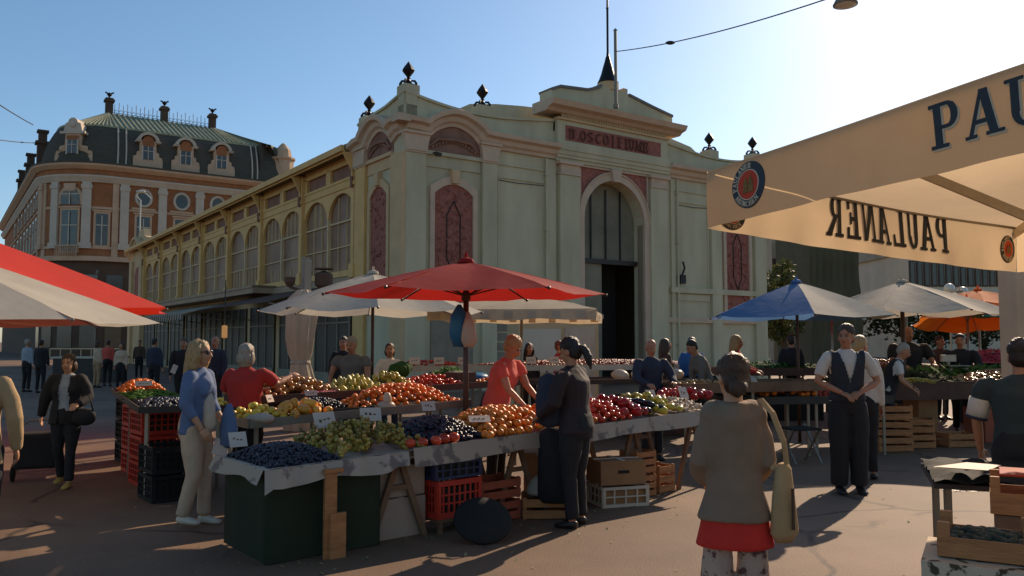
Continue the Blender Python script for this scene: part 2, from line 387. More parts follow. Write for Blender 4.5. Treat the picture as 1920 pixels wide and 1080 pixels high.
def pav_bay(xf, a0, a1, wallmat, relief, lantern=True, sh=0.):
    c = (a0 + a1) / 2; r = (a1 - a0) / 2
    # tympanum set back and arched band
    m = MB(xf); m.prism([(a0, 7.86)] + arch(a0, a1, 7.98, .78) + [(a1, 7.86)], -.035, -.002); m.build('tympanum', 'tymp_brown', hall)
    m = MB(xf); m.tube([(a0 + .1, -.06, 8.0), (a0 + r * .4, -.09, 8.28), (c, -.1, 8.34), (a1 - r * .4, -.09, 8.28), (a1 - .1, -.06, 8.0)], [.03, .07, .09, .07, .03], 6)
    for i in range(14): m.ell((a0 + .25 + i * (a1 - a0 - .5) / 13, -.07, 8.02 + .25 * math.sin(PI * i / 13)), (.06, .04, .07), 6, 5)
    m.build('tympanum_relief', 'tymp_brown', hall)
    m = MB(xf); m.box(a0, a1, -.12, .004, 7.74, 7.86); m.box(a0, a1, -.05, .004, 7.35, 7.42); m.box(a0 + .02, a1 - .02, -.03, .001, 7.42, 7.74)
    m.build('moulding', wallmat, hall)
    p0, p1 = a0 + .16, a1 - .16
    out = [(p0 - .02, 2.4)] + seg(p0 - .02, p1 + .02, 6.78, .4) + [(p1 + .02, 2.4)]
    q0, q1 = p0 + .17, p1 - .17
    inn = [(q0, 2.9)] + seg(q0, q1, 6.5, .34) + [(q1, 2.9)]
    # surround as ring between outlines: sides and top
    m = MB(xf); n = len(inn)
    oo = [(p0, 2.9)] + seg(p0, p1, 6.72, .38) + [(p1, 2.9)]
    for i in range(n - 1):
        m.prism([oo[i], oo[i + 1], inn[i + 1], inn[i]], -.10, .002)
    m.box(p0, p1, -.14, .004, 2.62, 2.9)
    m.build('panel_surround', 'trim_pink' if wallmat == 'stucco_green' else 'stucco_cream', hall)
    m = MB(xf); m.prism([(c - .12, 6.86), (c + .12, 6.86), (c + .16, 7.32), (c - .16, 7.32)], -.2, .003); m.build('keystone', 'stucco_cream', hall, bevel=.01)
    m = MB(xf); m.prism(inn, -.03, .001); m.build('relief_panel', 'panel_red', hall)
    ornament(xf, c, 2.95, 6.75, lantern).build('relief', ['relief_dark', 'panel_red'], hall, smooth=True)
pav_bay(front, .76, 2.90, 'stucco_green', True)
pav_bay(front, HW - 2.90, HW - .76, 'stucco_green', True)
pav_bay(side, .72, 2.66, 'stucco_cream', True, False)
# main cornice: straight, bows up over each arched bay
prof = [(.0, -.30), (.10, -.30), (.13, -.2), (.22, -.14), (.27, 0), (.42, .06), (.45, .2), (.36, .24), (.0, .24)]
def bow(a0, a1, z, rise, n=16):
    out = []
    for i in range(n + 1):
        t = i / n; a = a0 + (a1 - a0) * t
        out.append((a, z + rise * (math.sin(PI * t) ** .8)))
    return out
for args in ((front, [(-.0, 8.62), (.45, 8.62)] + bow(.75, 2.95, 8.58, .5) + [(3.3, 8.56), (4.3, 8.55)]),
             (front, [(4.3, 8.55), (6.12, 8.55)]),
             (front, [(11.78, 8.55), (HW - 4.3, 8.55)]),
             (front, [(HW - 4.3, 8.55), (HW - 3.3, 8.56)] + bow(HW - 2.95, HW - .75, 8.58, .5) + [(HW - .4, 8.62), (HW + .4, 8.62)]),
             (side, [(0.0, 8.62), (.42, 8.62)] + bow(.68, 2.72, 8.5, .5) + [(3.1, 8.5), (3.9, 8.3)])):
    MB(args[0]).sweep(args[1], prof).build('cornice', 'trim_pink', hall)
MB().box(-.43, .01, -.43, .01, 8.62, 8.85).build('cornice', 'trim_pink', hall)
# portal: entablature, inscription, attic
m = MB(front)
for (z0, z1, d) in ((8.2, 8.32, .16), (8.32, 8.44, .22), (8.44, 8.6, .26), (8.6, 8.86, .3), (8.86, 8.95, .26)): m.box(6.08, 11.82, -d, .006, z0, z1)
m.build('entablature', 'stucco_green', hall)
MB(front).box(6.14, 11.76, -.16, .007, 8.95, 9.72).build('frieze', 'stucco_green', hall)
MB(front).box(6.5, 11.35, -.18, -.10, 8.98, 9.55).build('inscription_panel', 'panel_red', hall)
m = MB(front); m.box(6.1, 11.8, -.24, .008, 9.72, 9.8)
for i in range(62): m.box(6.3 + i * .086, 6.345 + i * .086, -.235, -.15, 9.8, 9.94)
m.box(6.1, 11.8, -.22, .008, 9.94, 9.97); m.build('dentils', 'stucco_cream', hall)
m = MB(front); m.sweep([(5.55, 10.05), (12.35, 10.05)], [(-.6, -.1), (.28, -.1), (.4, .0), (.62, .06), (.72, .24), (.5, .3), (-.6, .3)]); m.build('cornice', 'trim_pink', hall)
at = [(5.9, 10.3), (12.1, 10.3), (12.1, 10.75), (11.0, 10.95), (9.7, 11.22), (9.6, 11.36), (8.3, 11.36), (8.2, 11.25), (7.6, 11.05), (6.3, 10.95), (5.9, 10.78)]
MB(front).prism(at, -.1, .6).build('attic', 'stucco_green', hall)
m = MB(front); m.sweep(at[::-1][0:5], [(.16, -.03), (.16, .07), (-.65, .07), (-.65, -.03)]); m.sweep(at[2:5][::-1], [(.16, -.03), (.16, .07), (-.65, .07), (-.65, -.03)])
m.build('attic_coping', 'roof_zinc', hall)
m = MB(); m.lathe([(.42, 11.3), (.42, 11.62), (.36, 11.66)], (8.95, .25, 0), 18); m.build('spire_base', 'stucco_cream', hall)
m = MB(); m.lathe([(.42, 11.66), (.37, 11.74), (.27, 12.0), (.19, 12.3), (.13, 12.5), (.08, 12.7), (.06, 12.72), (.045, 12.9), (.045, 14.6), (.06, 14.65), (.04, 14.7), (.03, 17.9)], (8.95, .25, 0), 12)
m.build('spire', 'iron_black', hall, smooth=True)
MB().box(9.62, 9.84, .1, .4, 11.2, 11.55).build('chimney', 'stucco_cream', hall)
# portal arch surround, keystone, spandrels
m = MB(front); o_ = arch(7.14, 10.76, 6.2, 1.85, 20); i_ = arch(AX0, AX1, 6.2, 1.55, 20)
for i in range(20): m.prism([o_[i], o_[i + 1], i_[i + 1], i_[i]], -.12, .3)
m.box(7.14, AX0, -.12, .3, 0, 6.2); m.box(AX1, 10.76, -.12, .3, 0, 6.2)
for i in range(20):
    a, b = o_[i], o_[i + 1]; m.tube([(a[0], -.14, a[1]), (b[0], -.14, b[1])], .035, 5)
m.build('portal_surround', 'trim_pink', hall)
MB(front).prism([(8.78, 7.7), (9.12, 7.7), (9.2, 8.17), (8.7, 8.17)], -.24, .0).build('keystone', 'trim_pink', hall)
for sgn in (-1, 1):
    m = MB(front); c = 8.95
    pts = [(p[0], p[1]) for p in (o_[1:10] if sgn < 0 else o_[11:20])]
    cor = (7.2, 8.14) if sgn < 0 else (10.7, 8.14)
    m.prism(pts + [(c + sgn * .25, 8.14), cor] if sgn < 0 else [(c + .25, 8.14)] + pts + [cor], -.05, .004); m.build('spandrel', 'panel_red', hall)
    fr = MB(front); fr.box(min(cor[0], cor[0] - sgn * .06), max(cor[0], cor[0] - sgn * .06), -.12, .003, 6.7, 8.18)
    fr.box(*( (7.15, 8.7) if sgn < 0 else (9.2, 10.75)), -.12, .003, 8.12, 8.19); fr.build('spandrel_frame', 'trim_pink', hall)
# recessed entrance
m = MB(front); m.prism([(AX0, 4.75)] + arch(AX0, AX1, 6.2, 1.55) + [(AX1, 4.75)], .48, .55); m.build('fanlight', 'door_green', hall)
m = MB(front); m.box(AX0, AX1, .30, .56, 4.6, 4.78)
for x in (8.2, 8.95, 9.7): m.box(x - .03, x + .03, .42, .47, 4.78, 7.5)
m.build('transom', 'shop_dark', hall)
m = MB(front); m.box(AX0, 8.6, .42, .5, 0, 4.6); m.box(AX0 + .2, 8.4, .39, .42, 2.6, 4.3); m.box(AX0 + .2, 8.4, .39, .42, .3, 2.4); m.build('door', 'door_green', hall)
MB(front).box(8.6, AX1, 1.6, 1.7, 0, 4.7).build('doorway', 'dark_void', hall)  # near-black panel, its colour stands for the unlit interior behind the open door
MB(front).box(8.6, 8.7, .42, 1.6, 0, 4.6).build('door', 'door_green', hall)
MB().box(.4, .5, -.001, 0, 0, .01)
# wall-mounted items
m = MB(front); m.cbox((12.5, -.12, 4.15), (.3, .2, .35)); m.tube([(12.5, -.15, 4.3), (12.55, -.25, 4.6), (12.45, -.25, 4.85)], .04, 6); m.build('wall_lamp', 'iron_black', hall)
# shallow front roof behind the parapet
m = MB(); m.add([(.2, .5, 8.9), (HW - .2, .5, 8.9), (HW - .2, 44, 8.7), (.2, 44, 8.7), (HW / 2, .5, 10.3), (HW / 2, 44, 10.3)], [(0, 4, 5, 3), (4, 1, 2, 5), (0, 1, 4), (3, 5, 2)])
m.add([(-.55, 3.7, 8.52), (.3, 3.7, 8.95), (.3, 44.5, 8.95), (-.55, 44.5, 8.52), (-.55, 3.7, 8.58), (.3, 3.7, 9.0), (.3, 44.5, 9.0), (-.55, 44.5, 8.58)],
      [(0, 3, 2, 1), (4, 5, 6, 7), (0, 4, 7, 3), (0, 1, 5, 4), (3, 7, 6, 2)])
m.build('roof', 'roof_zinc', hall)
m = MB(); n = 12
m.prism([(2.1, 9.0)] + [(2.1 + 13.6 * i / n, 9.5 + 1.05 * math.sin(PI * i / n) ** .4) for i in range(n + 1)] + [(15.7, 9.0)], 1.2, 1.5); m.build('rear_gable', 'stucco_green', hall)
# ---------- iron and glass wing (face space along local y)
MB(side).box(3.55, 40.0, .02, .3, 0, 3.95).build('wing_base', 'stucco_cream', hall)
MB(side).box(3.55, 39.6, .2, .4, 6.9, 8.6).build('frieze_board', 'yellow_paint', hall)
posts = [3.62 + 5.15 * i for i in range(8)]
m = MB(side); m.box(3.6, 44.4, -.62, -.5, 8.36, 8.58); m.box(3.6, 44.4, -.5, -.46, 8.3, 8.4); m.build('gutter', 'yellow_paint', hall)
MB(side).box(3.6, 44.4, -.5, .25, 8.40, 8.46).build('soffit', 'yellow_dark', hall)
for bi in range(7):
    a0, a1 = posts[bi] + .16, posts[bi + 1] - .16; mid = (a0 + a1) / 2
    # spandrel board with two arched openings
    m = MB(side); ar1 = arch(a0, mid - .07, 6.25, .85, 12); ar2 = arch(mid + .07, a1, 6.25, .85, 12)
    m.prism([(a0, 6.25)] + ar1[1:] + [(mid + .07, 6.25)] + ar2[1:-1] + [(a1, 6.25), (a1, 7.6), (a0, 7.6)], -.02, .1)
    for s0, s1 in ((a0, a0 + .22), (mid - .22, mid + .22), (a1 - .22, a1)): m.box(s0, s1, -.02, .1, 7.6, 8.15)
    m.box(a0, a1, -.02, .1, 8.1, 8.4)
    m.build('frieze', 'yellow_paint', hall)
    m = MB(side); m.box(a0, a1, -.06, -.015, 7.22, 7.28); m.box(a0, a1, -.05, -.015, 7.5, 7.6); m.build('moulding', 'yellow_paint', hall)
    m = MB(side); m.box(a0 + .2, mid - .2, .11, .14, 7.6, 8.12); m.box(mid + .2, a1 - .2, .11, .14, 7.6, 8.12); m.build('vent', 'tymp_brown', hall)
    m = MB(side); m.box(a0, a1, -.03, .09, 4.0, 4.22); m.build('sill', 'yellow_paint', hall)
    rn = random.Random(bi + 3)
    for wa, wb in ((a0, mid), (mid, a1)):
        win = MB(side); win.prism([(wa, 4.1)] + arch(wa, wb, 6.25, .9, 8) + [(wb, 4.1)], .12, .15); wo = win.build('window', 'glass_brown', hall)
        b_ = MB(side)
        b_.box(wa, wb, .05, .12, 6.02, 6.08) ; b_.box(wa, wb, .06, .12, 5.1, 5.14)
        nb = 5
        for k in range(1, nb):
            x = wa + (wb - wa) * k / nb
            if bi in (1, 3, 5) or (bi, wa == a0) in ((2, True),) or rn.random() < .3: b_.box(x - .018, x + .018, .07, .12, 6.08, 7.05)
            if bi in (2, 4, 5, 6): b_.box(x - .018, x + .018, .07, .12, 4.15, 5.1)
            elif bi == 1 and k % 2: b_.box(x - .015, x + .015, .07, .12, 4.15, 4.75)
        if bi == 0:
            for k in (1, 2): b_.box(wa + (wb - wa) * k / 3 - .01, wa + (wb - wa) * k / 3 + .01, .07, .12, 4.15, 7.0)
        b_.build('glazing_bars', 'bar_cream', hall).parent = wo
    MB(side).box(mid - .05, mid + .05, -.01, .12, 4.1, 6.4).build('mullion', 'bar_cream', hall)
for i, a in enumerate(posts):
    m = MB(side); m.box(a - .15, a + .15, -.14, .12, 3.9, 8.3); m.box(a - .2, a + .2, -.2, .1, 3.9, 4.4); m.box(a - .18, a + .18, -.18, .1, 7.2, 7.34)
    m.prism([(a - .05, 7.5), (a + .05, 7.5), (a + .05, 8.36), (a - .05, 8.36)], -.2, -.14)
    m.add([(a - .05, -.14, 7.6), (a + .05, -.14, 7.6), (a + .05, -.55, 8.34), (a - .05, -.55, 8.34), (a - .05, -.14, 8.34), (a + .05, -.14, 8.34)],
          [(0, 1, 2, 3), (0, 3, 4), (1, 5, 2), (3, 2, 5, 4)])
    m.build('post', 'yellow_paint', hall)
    MB(side).tube([(a, -.2, 7.1), (a, -.2, 7.5)], .06, 6).build('post_boss', 'tymp_brown', hall)
# far pavilion of the wing
m = MB(side); m.box(39.75, 44.4, -.05, .4, 0, 8.4); m.build('wall', 'stucco_cream', hall)
for a0 in (39.8, 43.4): MB(side).box(a0, a0 + .9, -.25, .0, 0, 7.6).build('pilaster', 'stucco_cream', hall)
m = MB(side); m.prism([(41.2, 3.5)] + arch(41.2, 42.9, 6.3, .8) + [(42.9, 3.5)], -.1, -.04); m.build('relief_panel', 'panel_red', hall)
m = MB(side); m.sweep([(39.6, 8.4)] + bow(40.6, 43.6, 8.4, .7) + [(44.6, 8.4), (45.2, 8.1)], prof); m.build('cornice', 'stucco_cream', hall)
MB(side).prism([(39.5, 8.4), (44.6, 8.4), (44.6, 9.1), (43, 9.2), (42.5, 9.9), (41, 9.9), (40.5, 9.3), (39.5, 9.1)], .05, .5).build('parapet', 'stucco_cream', hall)
# ledge over the shops, shopfronts
m = MB(side); m.box(11.8, 40.2, -1.05, .0, 3.72, 4.05); m.box(11.8, 40.2, -1.1, .0, 3.95, 4.06); m.build('canopy_ledge', 'ledge', hall)
m = MB(side); m.box(3.6, 12.0, -.16, .003, 3.7, 3.95); m.build('sill', 'ledge', hall)
for i in range(9):
    a0 = 3.9 + i * 4.0
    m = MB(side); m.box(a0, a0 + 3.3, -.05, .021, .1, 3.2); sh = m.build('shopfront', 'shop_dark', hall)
    b_ = MB(side)
    for k in range(4): b_.box(a0 + k * 1.08, a0 + k * 1.08 + .06, -.09, -.05, .1, 3.2)
    b_.box(a0, a0 + 3.3, -.09, -.05, 2.3, 2.36); b_.box(a0, a0 + 3.3, -.12, -.05, .1, .5); b_.build('shop_frame', 'grey_wood', hall).parent = sh
# dark doorway and shutters near the corner
MB(front).box(1.0, 2.6, -.05, -.001, 0, 2.45).build('shutter', 'grey_wood', hall)

# downpipes, cable and a small camera on the facade
for a in (5.66, 12.32):
    m = MB(front); m.tube([(a, -.12, .2), (a, -.12, 8.2)], .05, 8)
    for z in (1.5, 3.4, 5.6, 7.6): m.box(a - .08, a + .08, -.19, .0, z, z + .05)
    m.build('downpipe', 'stucco_green', hall)
m = MB(front); m.tube([(1.02, -.3, 7.72), (1.02, -.55, 7.66)], .07, 8); m.box(.98, 1.06, -.32, -.1, 7.75, 7.8); m.build('security_camera', 'wire_dark', hall)
m = MB(front); m.tube([(3.6, -.03, 7.22), (4.4, -.04, 7.19), (5.6, -.03, 7.23)], .014, 5); m.tube([(12.35, -.03, 7.2), (13.3, -.04, 7.16), (14.2, -.03, 7.21)], .014, 5); m.build('wall_cable', 'wire_dark', hall)
M('brick_orange', (.36, .145, .065), .9, .18, 1.2, .15, 30, c2=(.31, .125, .06), c2scale=.5)
M('stone_pink', (.55, .38, .28), .9, .14, .8, .15, 20)
M('stone_white', (.54, .47, .42), .85, .12, .8, .1, 20)
M('slate', (.075, .068, .056), .85, .2, 1.5, .4, 8, stretch=(1, 1, 3))
M('copper_green', (.29, .31, .23), .7, .25, 1.2, .3, 6)
M('window_dark', (.055, .06, .062), .15, .3, .5, spec=.6)
M('wall_grey', (.38, .33, .27), .9, .2, .4, .2, 12)
M('wall_pale', (.60, .54, .46), .9, .12, .4)
M('net_green', (.085, .08, .052), .95, .15, .6, .5, 6)
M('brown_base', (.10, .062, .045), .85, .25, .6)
bar = empty('baroque_building', (-43.86, 85, 0), HA, 'ornate orange and cream corner building with a dark mansard roof behind the market hall', 'building')
RR = 6.0; QA = RR * PI / 2
def bxf(p):   # face space bends round the rounded corner, then down both side streets
    a, d, z = p.x, -p.y, p.z
    if a > 20.2: return Vector((20.2 + d, a - 20.2, z))
    if a >= 1.8: return Vector((a, -d, z))
    s = 1.8 - a
    if s < QA: t = s / RR; return Vector((1.8 - (RR + d) * math.sin(t), RR - (RR + d) * math.cos(t), z))
    return Vector((1.8 - RR - d, RR + s - QA, z))
BA = [34, 27, 20.21, 20.19] + [20 - 1.3 * i for i in range(1, 14)] + [1.8 - QA * i / 14 for i in range(15)] + [1.8 - QA - 8 * i for i in range(1, 8)]
BA = sorted(set(round(a, 3) for a in BA))
def band(name, mat, z0, z1, d0, d1, a0=None, a1=None, parent=bar, profile=None):
    m = MB(bxf); aa = [a for a in BA if (a0 is None or a > a0) and (a1 is None or a < a1)]
    if a0 is not None: aa = [a0] + aa
    if a1 is not None: aa = aa + [a1]
    pr = profile or [(d0, z0), (d1, z0), (d1, z1), (d0, z1)]
    n = len(pr); vs = [(a, -d, z) for a in aa for d, z in pr]
    fs = [(i * n + j, i * n + (j + 1) % n, (i + 1) * n + (j + 1) % n, (i + 1) * n + j) for i in range(len(aa) - 1) for j in range(n)]
    m.add(vs, fs); return m.build(name, mat, parent)
band('wall', 'brick_orange', 10.0, 20.0, -.6, 0)
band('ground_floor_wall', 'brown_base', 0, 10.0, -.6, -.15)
band('ledge', 'stone_pink', 10.0, 10.5, -.2, .5)
band('ledge', 'stone_pink', 11.3, 11.6, -.05, .12)
band('string_course', 'stone_pink', 15.5, 15.75, -.05, .1)
band('frieze', 'brick_orange', 19.0, 19.6, -.1, .3)
band('cornice', 'stone_white', 0, 0, 0, 0, profile=[(-.1, 18.3), (.25, 18.3), (.5, 18.7), (.6, 18.85), (.6, 19.0), (-.1, 19.0)])
band('eaves', 'stone_pink', 0, 0, 0, 0, profile=[(-.3, 19.6), (.5, 19.6), (.95, 19.95), (1.0, 20.15), (-.3, 20.2)])
band('gutter', 'slate', 20.15, 20.35, -.6, 1.02)
mn = band('mansard_roof', 'slate', 0, 0, 0, 0, profile=[(.1, 20.3), (-.05, 21.4), (-.45, 22.9), (-1.1, 24.2), (-1.5, 24.7), (-2.6, 24.9), (-2.6, 20.3)])
band('roof_edge', 'copper_green', 24.66, 24.82, -1.9, -1.42)
# upper copper roof up to the ridge, with standing seams
RZ = 28.0
def ridge(a):
    p = bxf(Vector((a, 1.5, 0))); return Vector((min(max(p.x, 2.6), 14.2), 8.5 + max(0, p.y - 10) * .9, RZ))
m = MB(); lo = [bxf(Vector((a, 1.5, 24.8))) for a in BA]; hi = [ridge(a) for a in BA]; n = len(BA)
m.add(lo + hi, [(i, i + 1, n + i + 1, n + i) for i in range(n - 1)]); m.build('upper_roof', 'copper_green', bar)
m = MB()
for a in [1.8 - .55 * k for k in range(-33, 18)]:
    p = bxf(Vector((a, 1.5, 24.86))); q = ridge(a) + Vector((0, 0, .06)); m.bar(p, q, .09, .12)
m.build('roof_seams', 'copper_green', bar)
# piers and windows
for a in (-6.2, -3.8, -.45, 3.1, 6.9, 10.8, 14.7, 18.6):
    m = MB(bxf); m.box(a - .42, a + .42, -.32, .0, 11.6, 18.3); m.box(a - .5, a + .5, -.4, .0, 17.6, 18.0); m.box(a - .55, a + .55, -.42, 0, 11.3, 11.9)
    m.build('pier', 'stone_white' if a > -5 else 'stone_pink', bar)
for a in (-7.6, -5.6, 2.25): MB(bxf).box(a - .3, a + .3, -.16, .0, 10.5, 18.9).build('pier', 'stone_pink', bar)
def opening(a, z0, z1, w, archt=False, fr='stone_pink', pt=bar):
    m = MB(bxf)
    if archt:
        zs = z1 - w / 2
        m.prism([(a - w / 2 - .3, z0)] + arch(a - w / 2 - .3, a + w / 2 + .3, zs, w / 2 + .3, 10) + [(a + w / 2 + .3, z0)], -.18, 0)
    else: m.box(a - w / 2 - .22, a + w / 2 + .22, -.16, 0, z0 - .15, z1 + .25); m.box(a - w / 2 - .35, a + w / 2 + .35, -.3, 0, z1 + .25, z1 + .4)
    f = m.build('window', fr, pt)
    g = MB(bxf)
    if archt: g.prism([(a - w / 2, z0)] + arch(a - w / 2, a + w / 2, zs, w / 2, 10) + [(a + w / 2, z0)], -.2, -.15)
    else: g.box(a - w / 2, a + w / 2, -.18, -.14, z0, z1)
    g.build('pane', 'window_dark', bar).parent = f
    b = MB(bxf); b.box(a - .05, a + .05, -.24, -.19, z0, z1 - .2); b.box(a - w / 2, a + w / 2, -.24, -.19, z0 + (z1 - z0) * .62, z0 + (z1 - z0) * .62 + .1)
    b.build('glazing_bar', 'stone_white', bar).parent = f
opening(-2.1, 15.9, 17.6, 1.9, True); opening(-2.1, 11.0, 15.3, 1.6)
opening(1.0, 11.7, 15.0, 1.1)
band('cartouche', 'stone_pink', 17.3, 18.1, 0, .3, -2.7, -1.5)
for a in (5.0, 8.9, 12.8, 16.7):
    m = MB(bxf); m.tube([(a + .78 * math.cos(2 * PI * k / 18), -.08, 17.05 + .9 * math.sin(2 * PI * k / 18)) for k in range(19)], .15, 6, cap=False)
    f = m.build('oval_window', 'stone_white', bar)
    m = MB(bxf); m.prism([(a + .75 * math.cos(2 * PI * k / 18), 17.05 + .85 * math.sin(2 * PI * k / 18)) for k in range(18)], -.06, -.02); m.build('pane', 'window_dark', bar).parent = f
    MB(bxf).box(a - 1.2, a + 1.2, -.2, 0, 15.75, 15.95).build('sill', 'stone_pink', bar)
    opening(a, 11.9, 15.0, 1.3)
for a in (-9.5, -12.5, -16, -20, -24, -29, -34, -40): opening(a, 11.8, 15.0, 1.3); opening(a, 16.2, 17.9, 1.2)
for i in range(12):
    a = -8 + i * 2.4
    m = MB(bxf); m.box(a, a + 1.6, .08, .16, 1.0, 4.4); m.box(a, a + 1.6, .08, .16, 5.8, 8.6); m.build('shop_window', 'window_dark', bar)
# balcony of the corner window
m = MB(bxf)
for k in range(12): m.box(-3.1 + k * .18, -3.04 + k * .18, -.75, -.68, 10.5, 11.5)
m.box(-3.2, -.9, -.8, -.64, 11.5, 11.6); m.build('balcony_railing', 'stone_pink', bar)
def dormer(a, pediment=False):
    m = MB(bxf); s_ = 1.35 if pediment else 1.0
    m.box(a - 1.5 * s_, a + 1.5 * s_, -.12, 1.2, 20.3, 21.2)
    m.prism([(a - 1.5 * s_, 21.2), (a - 1.45 * s_, 21.6), (a - 1.15 * s_, 21.7), (a - 1.1 * s_, 22.1), (a - .85, 22.2), (a - .8, 23.4), (a + .8, 23.4), (a + .85, 22.2), (a + 1.1 * s_, 22.1), (a + 1.15 * s_, 21.7), (a + 1.45 * s_, 21.6), (a + 1.5 * s_, 21.2)], -.05, 1.6)
    d = m.build('dormer', 'stone_pink', bar)
    m = MB(bxf)
    if pediment:
        m.box(a - 1.3, a + 1.3, -.3, 1.4, 23.4, 23.65)
        m.prism([(a - 1.0, 23.65), (a - .8, 24.5)] + arch(a - .5, a + .5, 24.6, .5, 8) + [(a + .8, 24.5), (a + 1.0, 23.65)], -.12, 1.6)
        m.ell((a, .12 - .24, 24.4), (.3, .15, .35), 8, 6)
    else:
        aa = arch(a - 1.1, a + 1.1, 23.3, 1.0, 12); bb = arch(a - .8, a + .8, 23.3, .72, 12)
        for i in range(12): m.prism([aa[i], aa[i + 1], bb[i + 1], bb[i]], -.3, 1.8)
        m.box(a - 1.25, a - .75, -.3, 1.4, 23.2, 23.38); m.box(a + .75, a + 1.25, -.3, 1.4, 23.2, 23.38)
    m.build('dormer_pediment', 'stone_white', bar).parent = d
    m = MB(bxf)
    if not pediment: m.prism([(a - .6, 22.7)] + arch(a - .6, a + .6, 23.3, .6, 8) + [(a + .6, 22.7)], -.08, -.04)
    else: m.box(a - .65, a + .65, -.09, -.04, 22.2, 23.2)
    m.build('dormer_arch', 'brick_orange', bar).parent = d
    m = MB(bxf); m.box(a - .5, a + .5, -.1, -.05, 21.3, 22.75); m.build('dormer_pane', 'window_dark', bar).parent = d
    m = MB(bxf); m.box(a - .04, a + .04, -.14, -.1, 21.3, 22.7); m.box(a - .5, a + .5, -.14, -.1, 22.2, 22.27)
    for s2 in (-.58, .58): m.box(a + s2 - .07, a + s2 + .07, -.14, -.06, 21.2, 22.8)
    m.build('dormer_frame', 'stone_white', bar).parent = d
dormer(5.3); dormer(9.2); dormer(13.1); dormer(-2.1, True)
for a in (2.3, 3.1, 16.6, 17.2):
    m = MB(bxf); m.tube([(a, -.1, 20.4), (a + .05, 0, 21.5), (a + .1, .4, 22.9), (a + .15, 1.05, 24.2), (a + .2, 1.45, 24.7)], .09, 5); m.build('lightning_strip', 'stone_white', bar)
for (x, y) in ((2.6, 8.5), (8.6, 8.5), (14.2, 8.5)):
    m = MB(); m.cbox((x, y, RZ + .4), (.75, .75, 1.9)); m.cbox((x, y, RZ + 1.4), (1.05, 1.05, .28)); m.cbox((x, y, RZ + 1.62), (.8, .8, .18)); c = m.build('chimney', 'brown_base', bar)
    m = MB(); m.lathe([(.12, 1.7), (.1, 1.9), (.3, 2.15), (.1, 2.3), (.08, 2.4)], (x, y, RZ), 6); m.tube([(x - .45, y, RZ + 2.4), (x, y, RZ + 2.2), (x + .45, y, RZ + 2.45)], .1, 5); m.build('chimney_cap', 'iron_black', bar).parent = c
m = MB()
for k in range(24):
    x = 3.2 + k * .46
    if abs(x - 8.6) < .5: continue
    m.tube([(x, 8.5, RZ), (x, 8.5, RZ + 1.1 + .25 * (k % 2))], .035, 4); m.tube([(x - .2, 8.5, RZ + .5), (x, 8.5, RZ + .25), (x + .2, 8.5, RZ + .5)], .03, 4)
m.bar((3, 8.5, RZ + .12), (13.8, 8.5, RZ + .12), .05); m.build('ridge_cresting', 'iron_black', bar)
for a, s_ in ((-8.4, 1.1), (-22, 1.1), (-34, 1.1)):
    m = MB(bxf); m.box(a - .5, a + .5, -.4, .6, 20.3, 23.0); m.box(a - .7, a + .7, -.6, .8, 23.0, 23.3); m.box(a - .4, a + .4, -.3, .5, 23.3, 24.3); m.box(a - .55, a + .55, -.45, .65, 24.3, 24.55)
    m.build('roof_urn', 'brown_base', bar)
# sunlit turret at the far right end of that roof
m = MB(); m.lathe([(1.3, 19.8), (1.3, 23.2), (1.5, 23.4), (1.5, 23.6), (1.1, 23.7), (.9, 24.6), (.3, 25.3), (.05, 25.5)], (20.6, 1.0, 0), 10); m.build('turret', 'stone_pink', bar)
# ---------- far buildings on the right
def house(name, label, px0, px1, Y, ytop, mat, wins, depth=12, roofm='brown_base', roof=True, zb=0, group=None):
    a = atY(px0, ytop, Y); b = atY(px1, ytop, Y); z = a.z
    e = empty(name, (a.x, Y, 0), 0, label, 'building', group)
    W = b.x - a.x
    m = MB(); m.box(0, W, 0, depth, zb, z); m.build('wall', mat, e)
    if roof:
        m = MB(); m.add([(-.3, -.3, z), (W + .3, -.3, z), (W + .3, depth + .3, z), (-.3, depth + .3, z), (-.3, depth / 2, z + 2.2), (W + .3, depth / 2, z + 2.2)],
                        [(0, 1, 5, 4), (2, 3, 4, 5), (0, 4, 3), (1, 2, 5), (0, 3, 2, 1)]); m.build('roof', roofm, e)
    nx, nz, ww, wh, z0, dz, sh = wins
    for i in range(nx):
        for k in range(nz):
            x = W * (i + .5) / nx; zz = z0 + k * dz
            m = MB(); m.box(x - ww / 2 - .12, x + ww / 2 + .12, -.1, .0, zz - .12, zz + wh + .12); f = m.build('window', 'stone_white' if sh else 'brown_base', e)
            m = MB(); m.box(x - ww / 2, x + ww / 2, -.13, -.1, zz, zz + wh); m.build('pane', 'window_dark', e).parent = f
    return e
house('stone_building', 'grey weathered stone building behind the tree', 1446, 1500, 72, 420, 'wall_grey', (2, 2, 1.0, 1.8, 3, 4, False))
house('narrow_building', 'narrow pale building squeezed beside the green netting', 1498, 1520, 70, 410, 'wall_pale', (1, 2, .5, 1.6, 3.2, 4, True))
house('apartment_building', 'pale apartment building with shuttered windows beyond the blue and white umbrella', 1598, 1702, 92, 400, 'wall_pale', (4, 4, 1.3, 1.9, 2.5, 3.1, True))
house('long_building', 'long low building with a row of tall dark openings under its roof', 1702, 1905, 80, 474, 'wall_pale', (15, 1, .36, 2.3, 7.1, 1, False), 14, 'wall_grey')
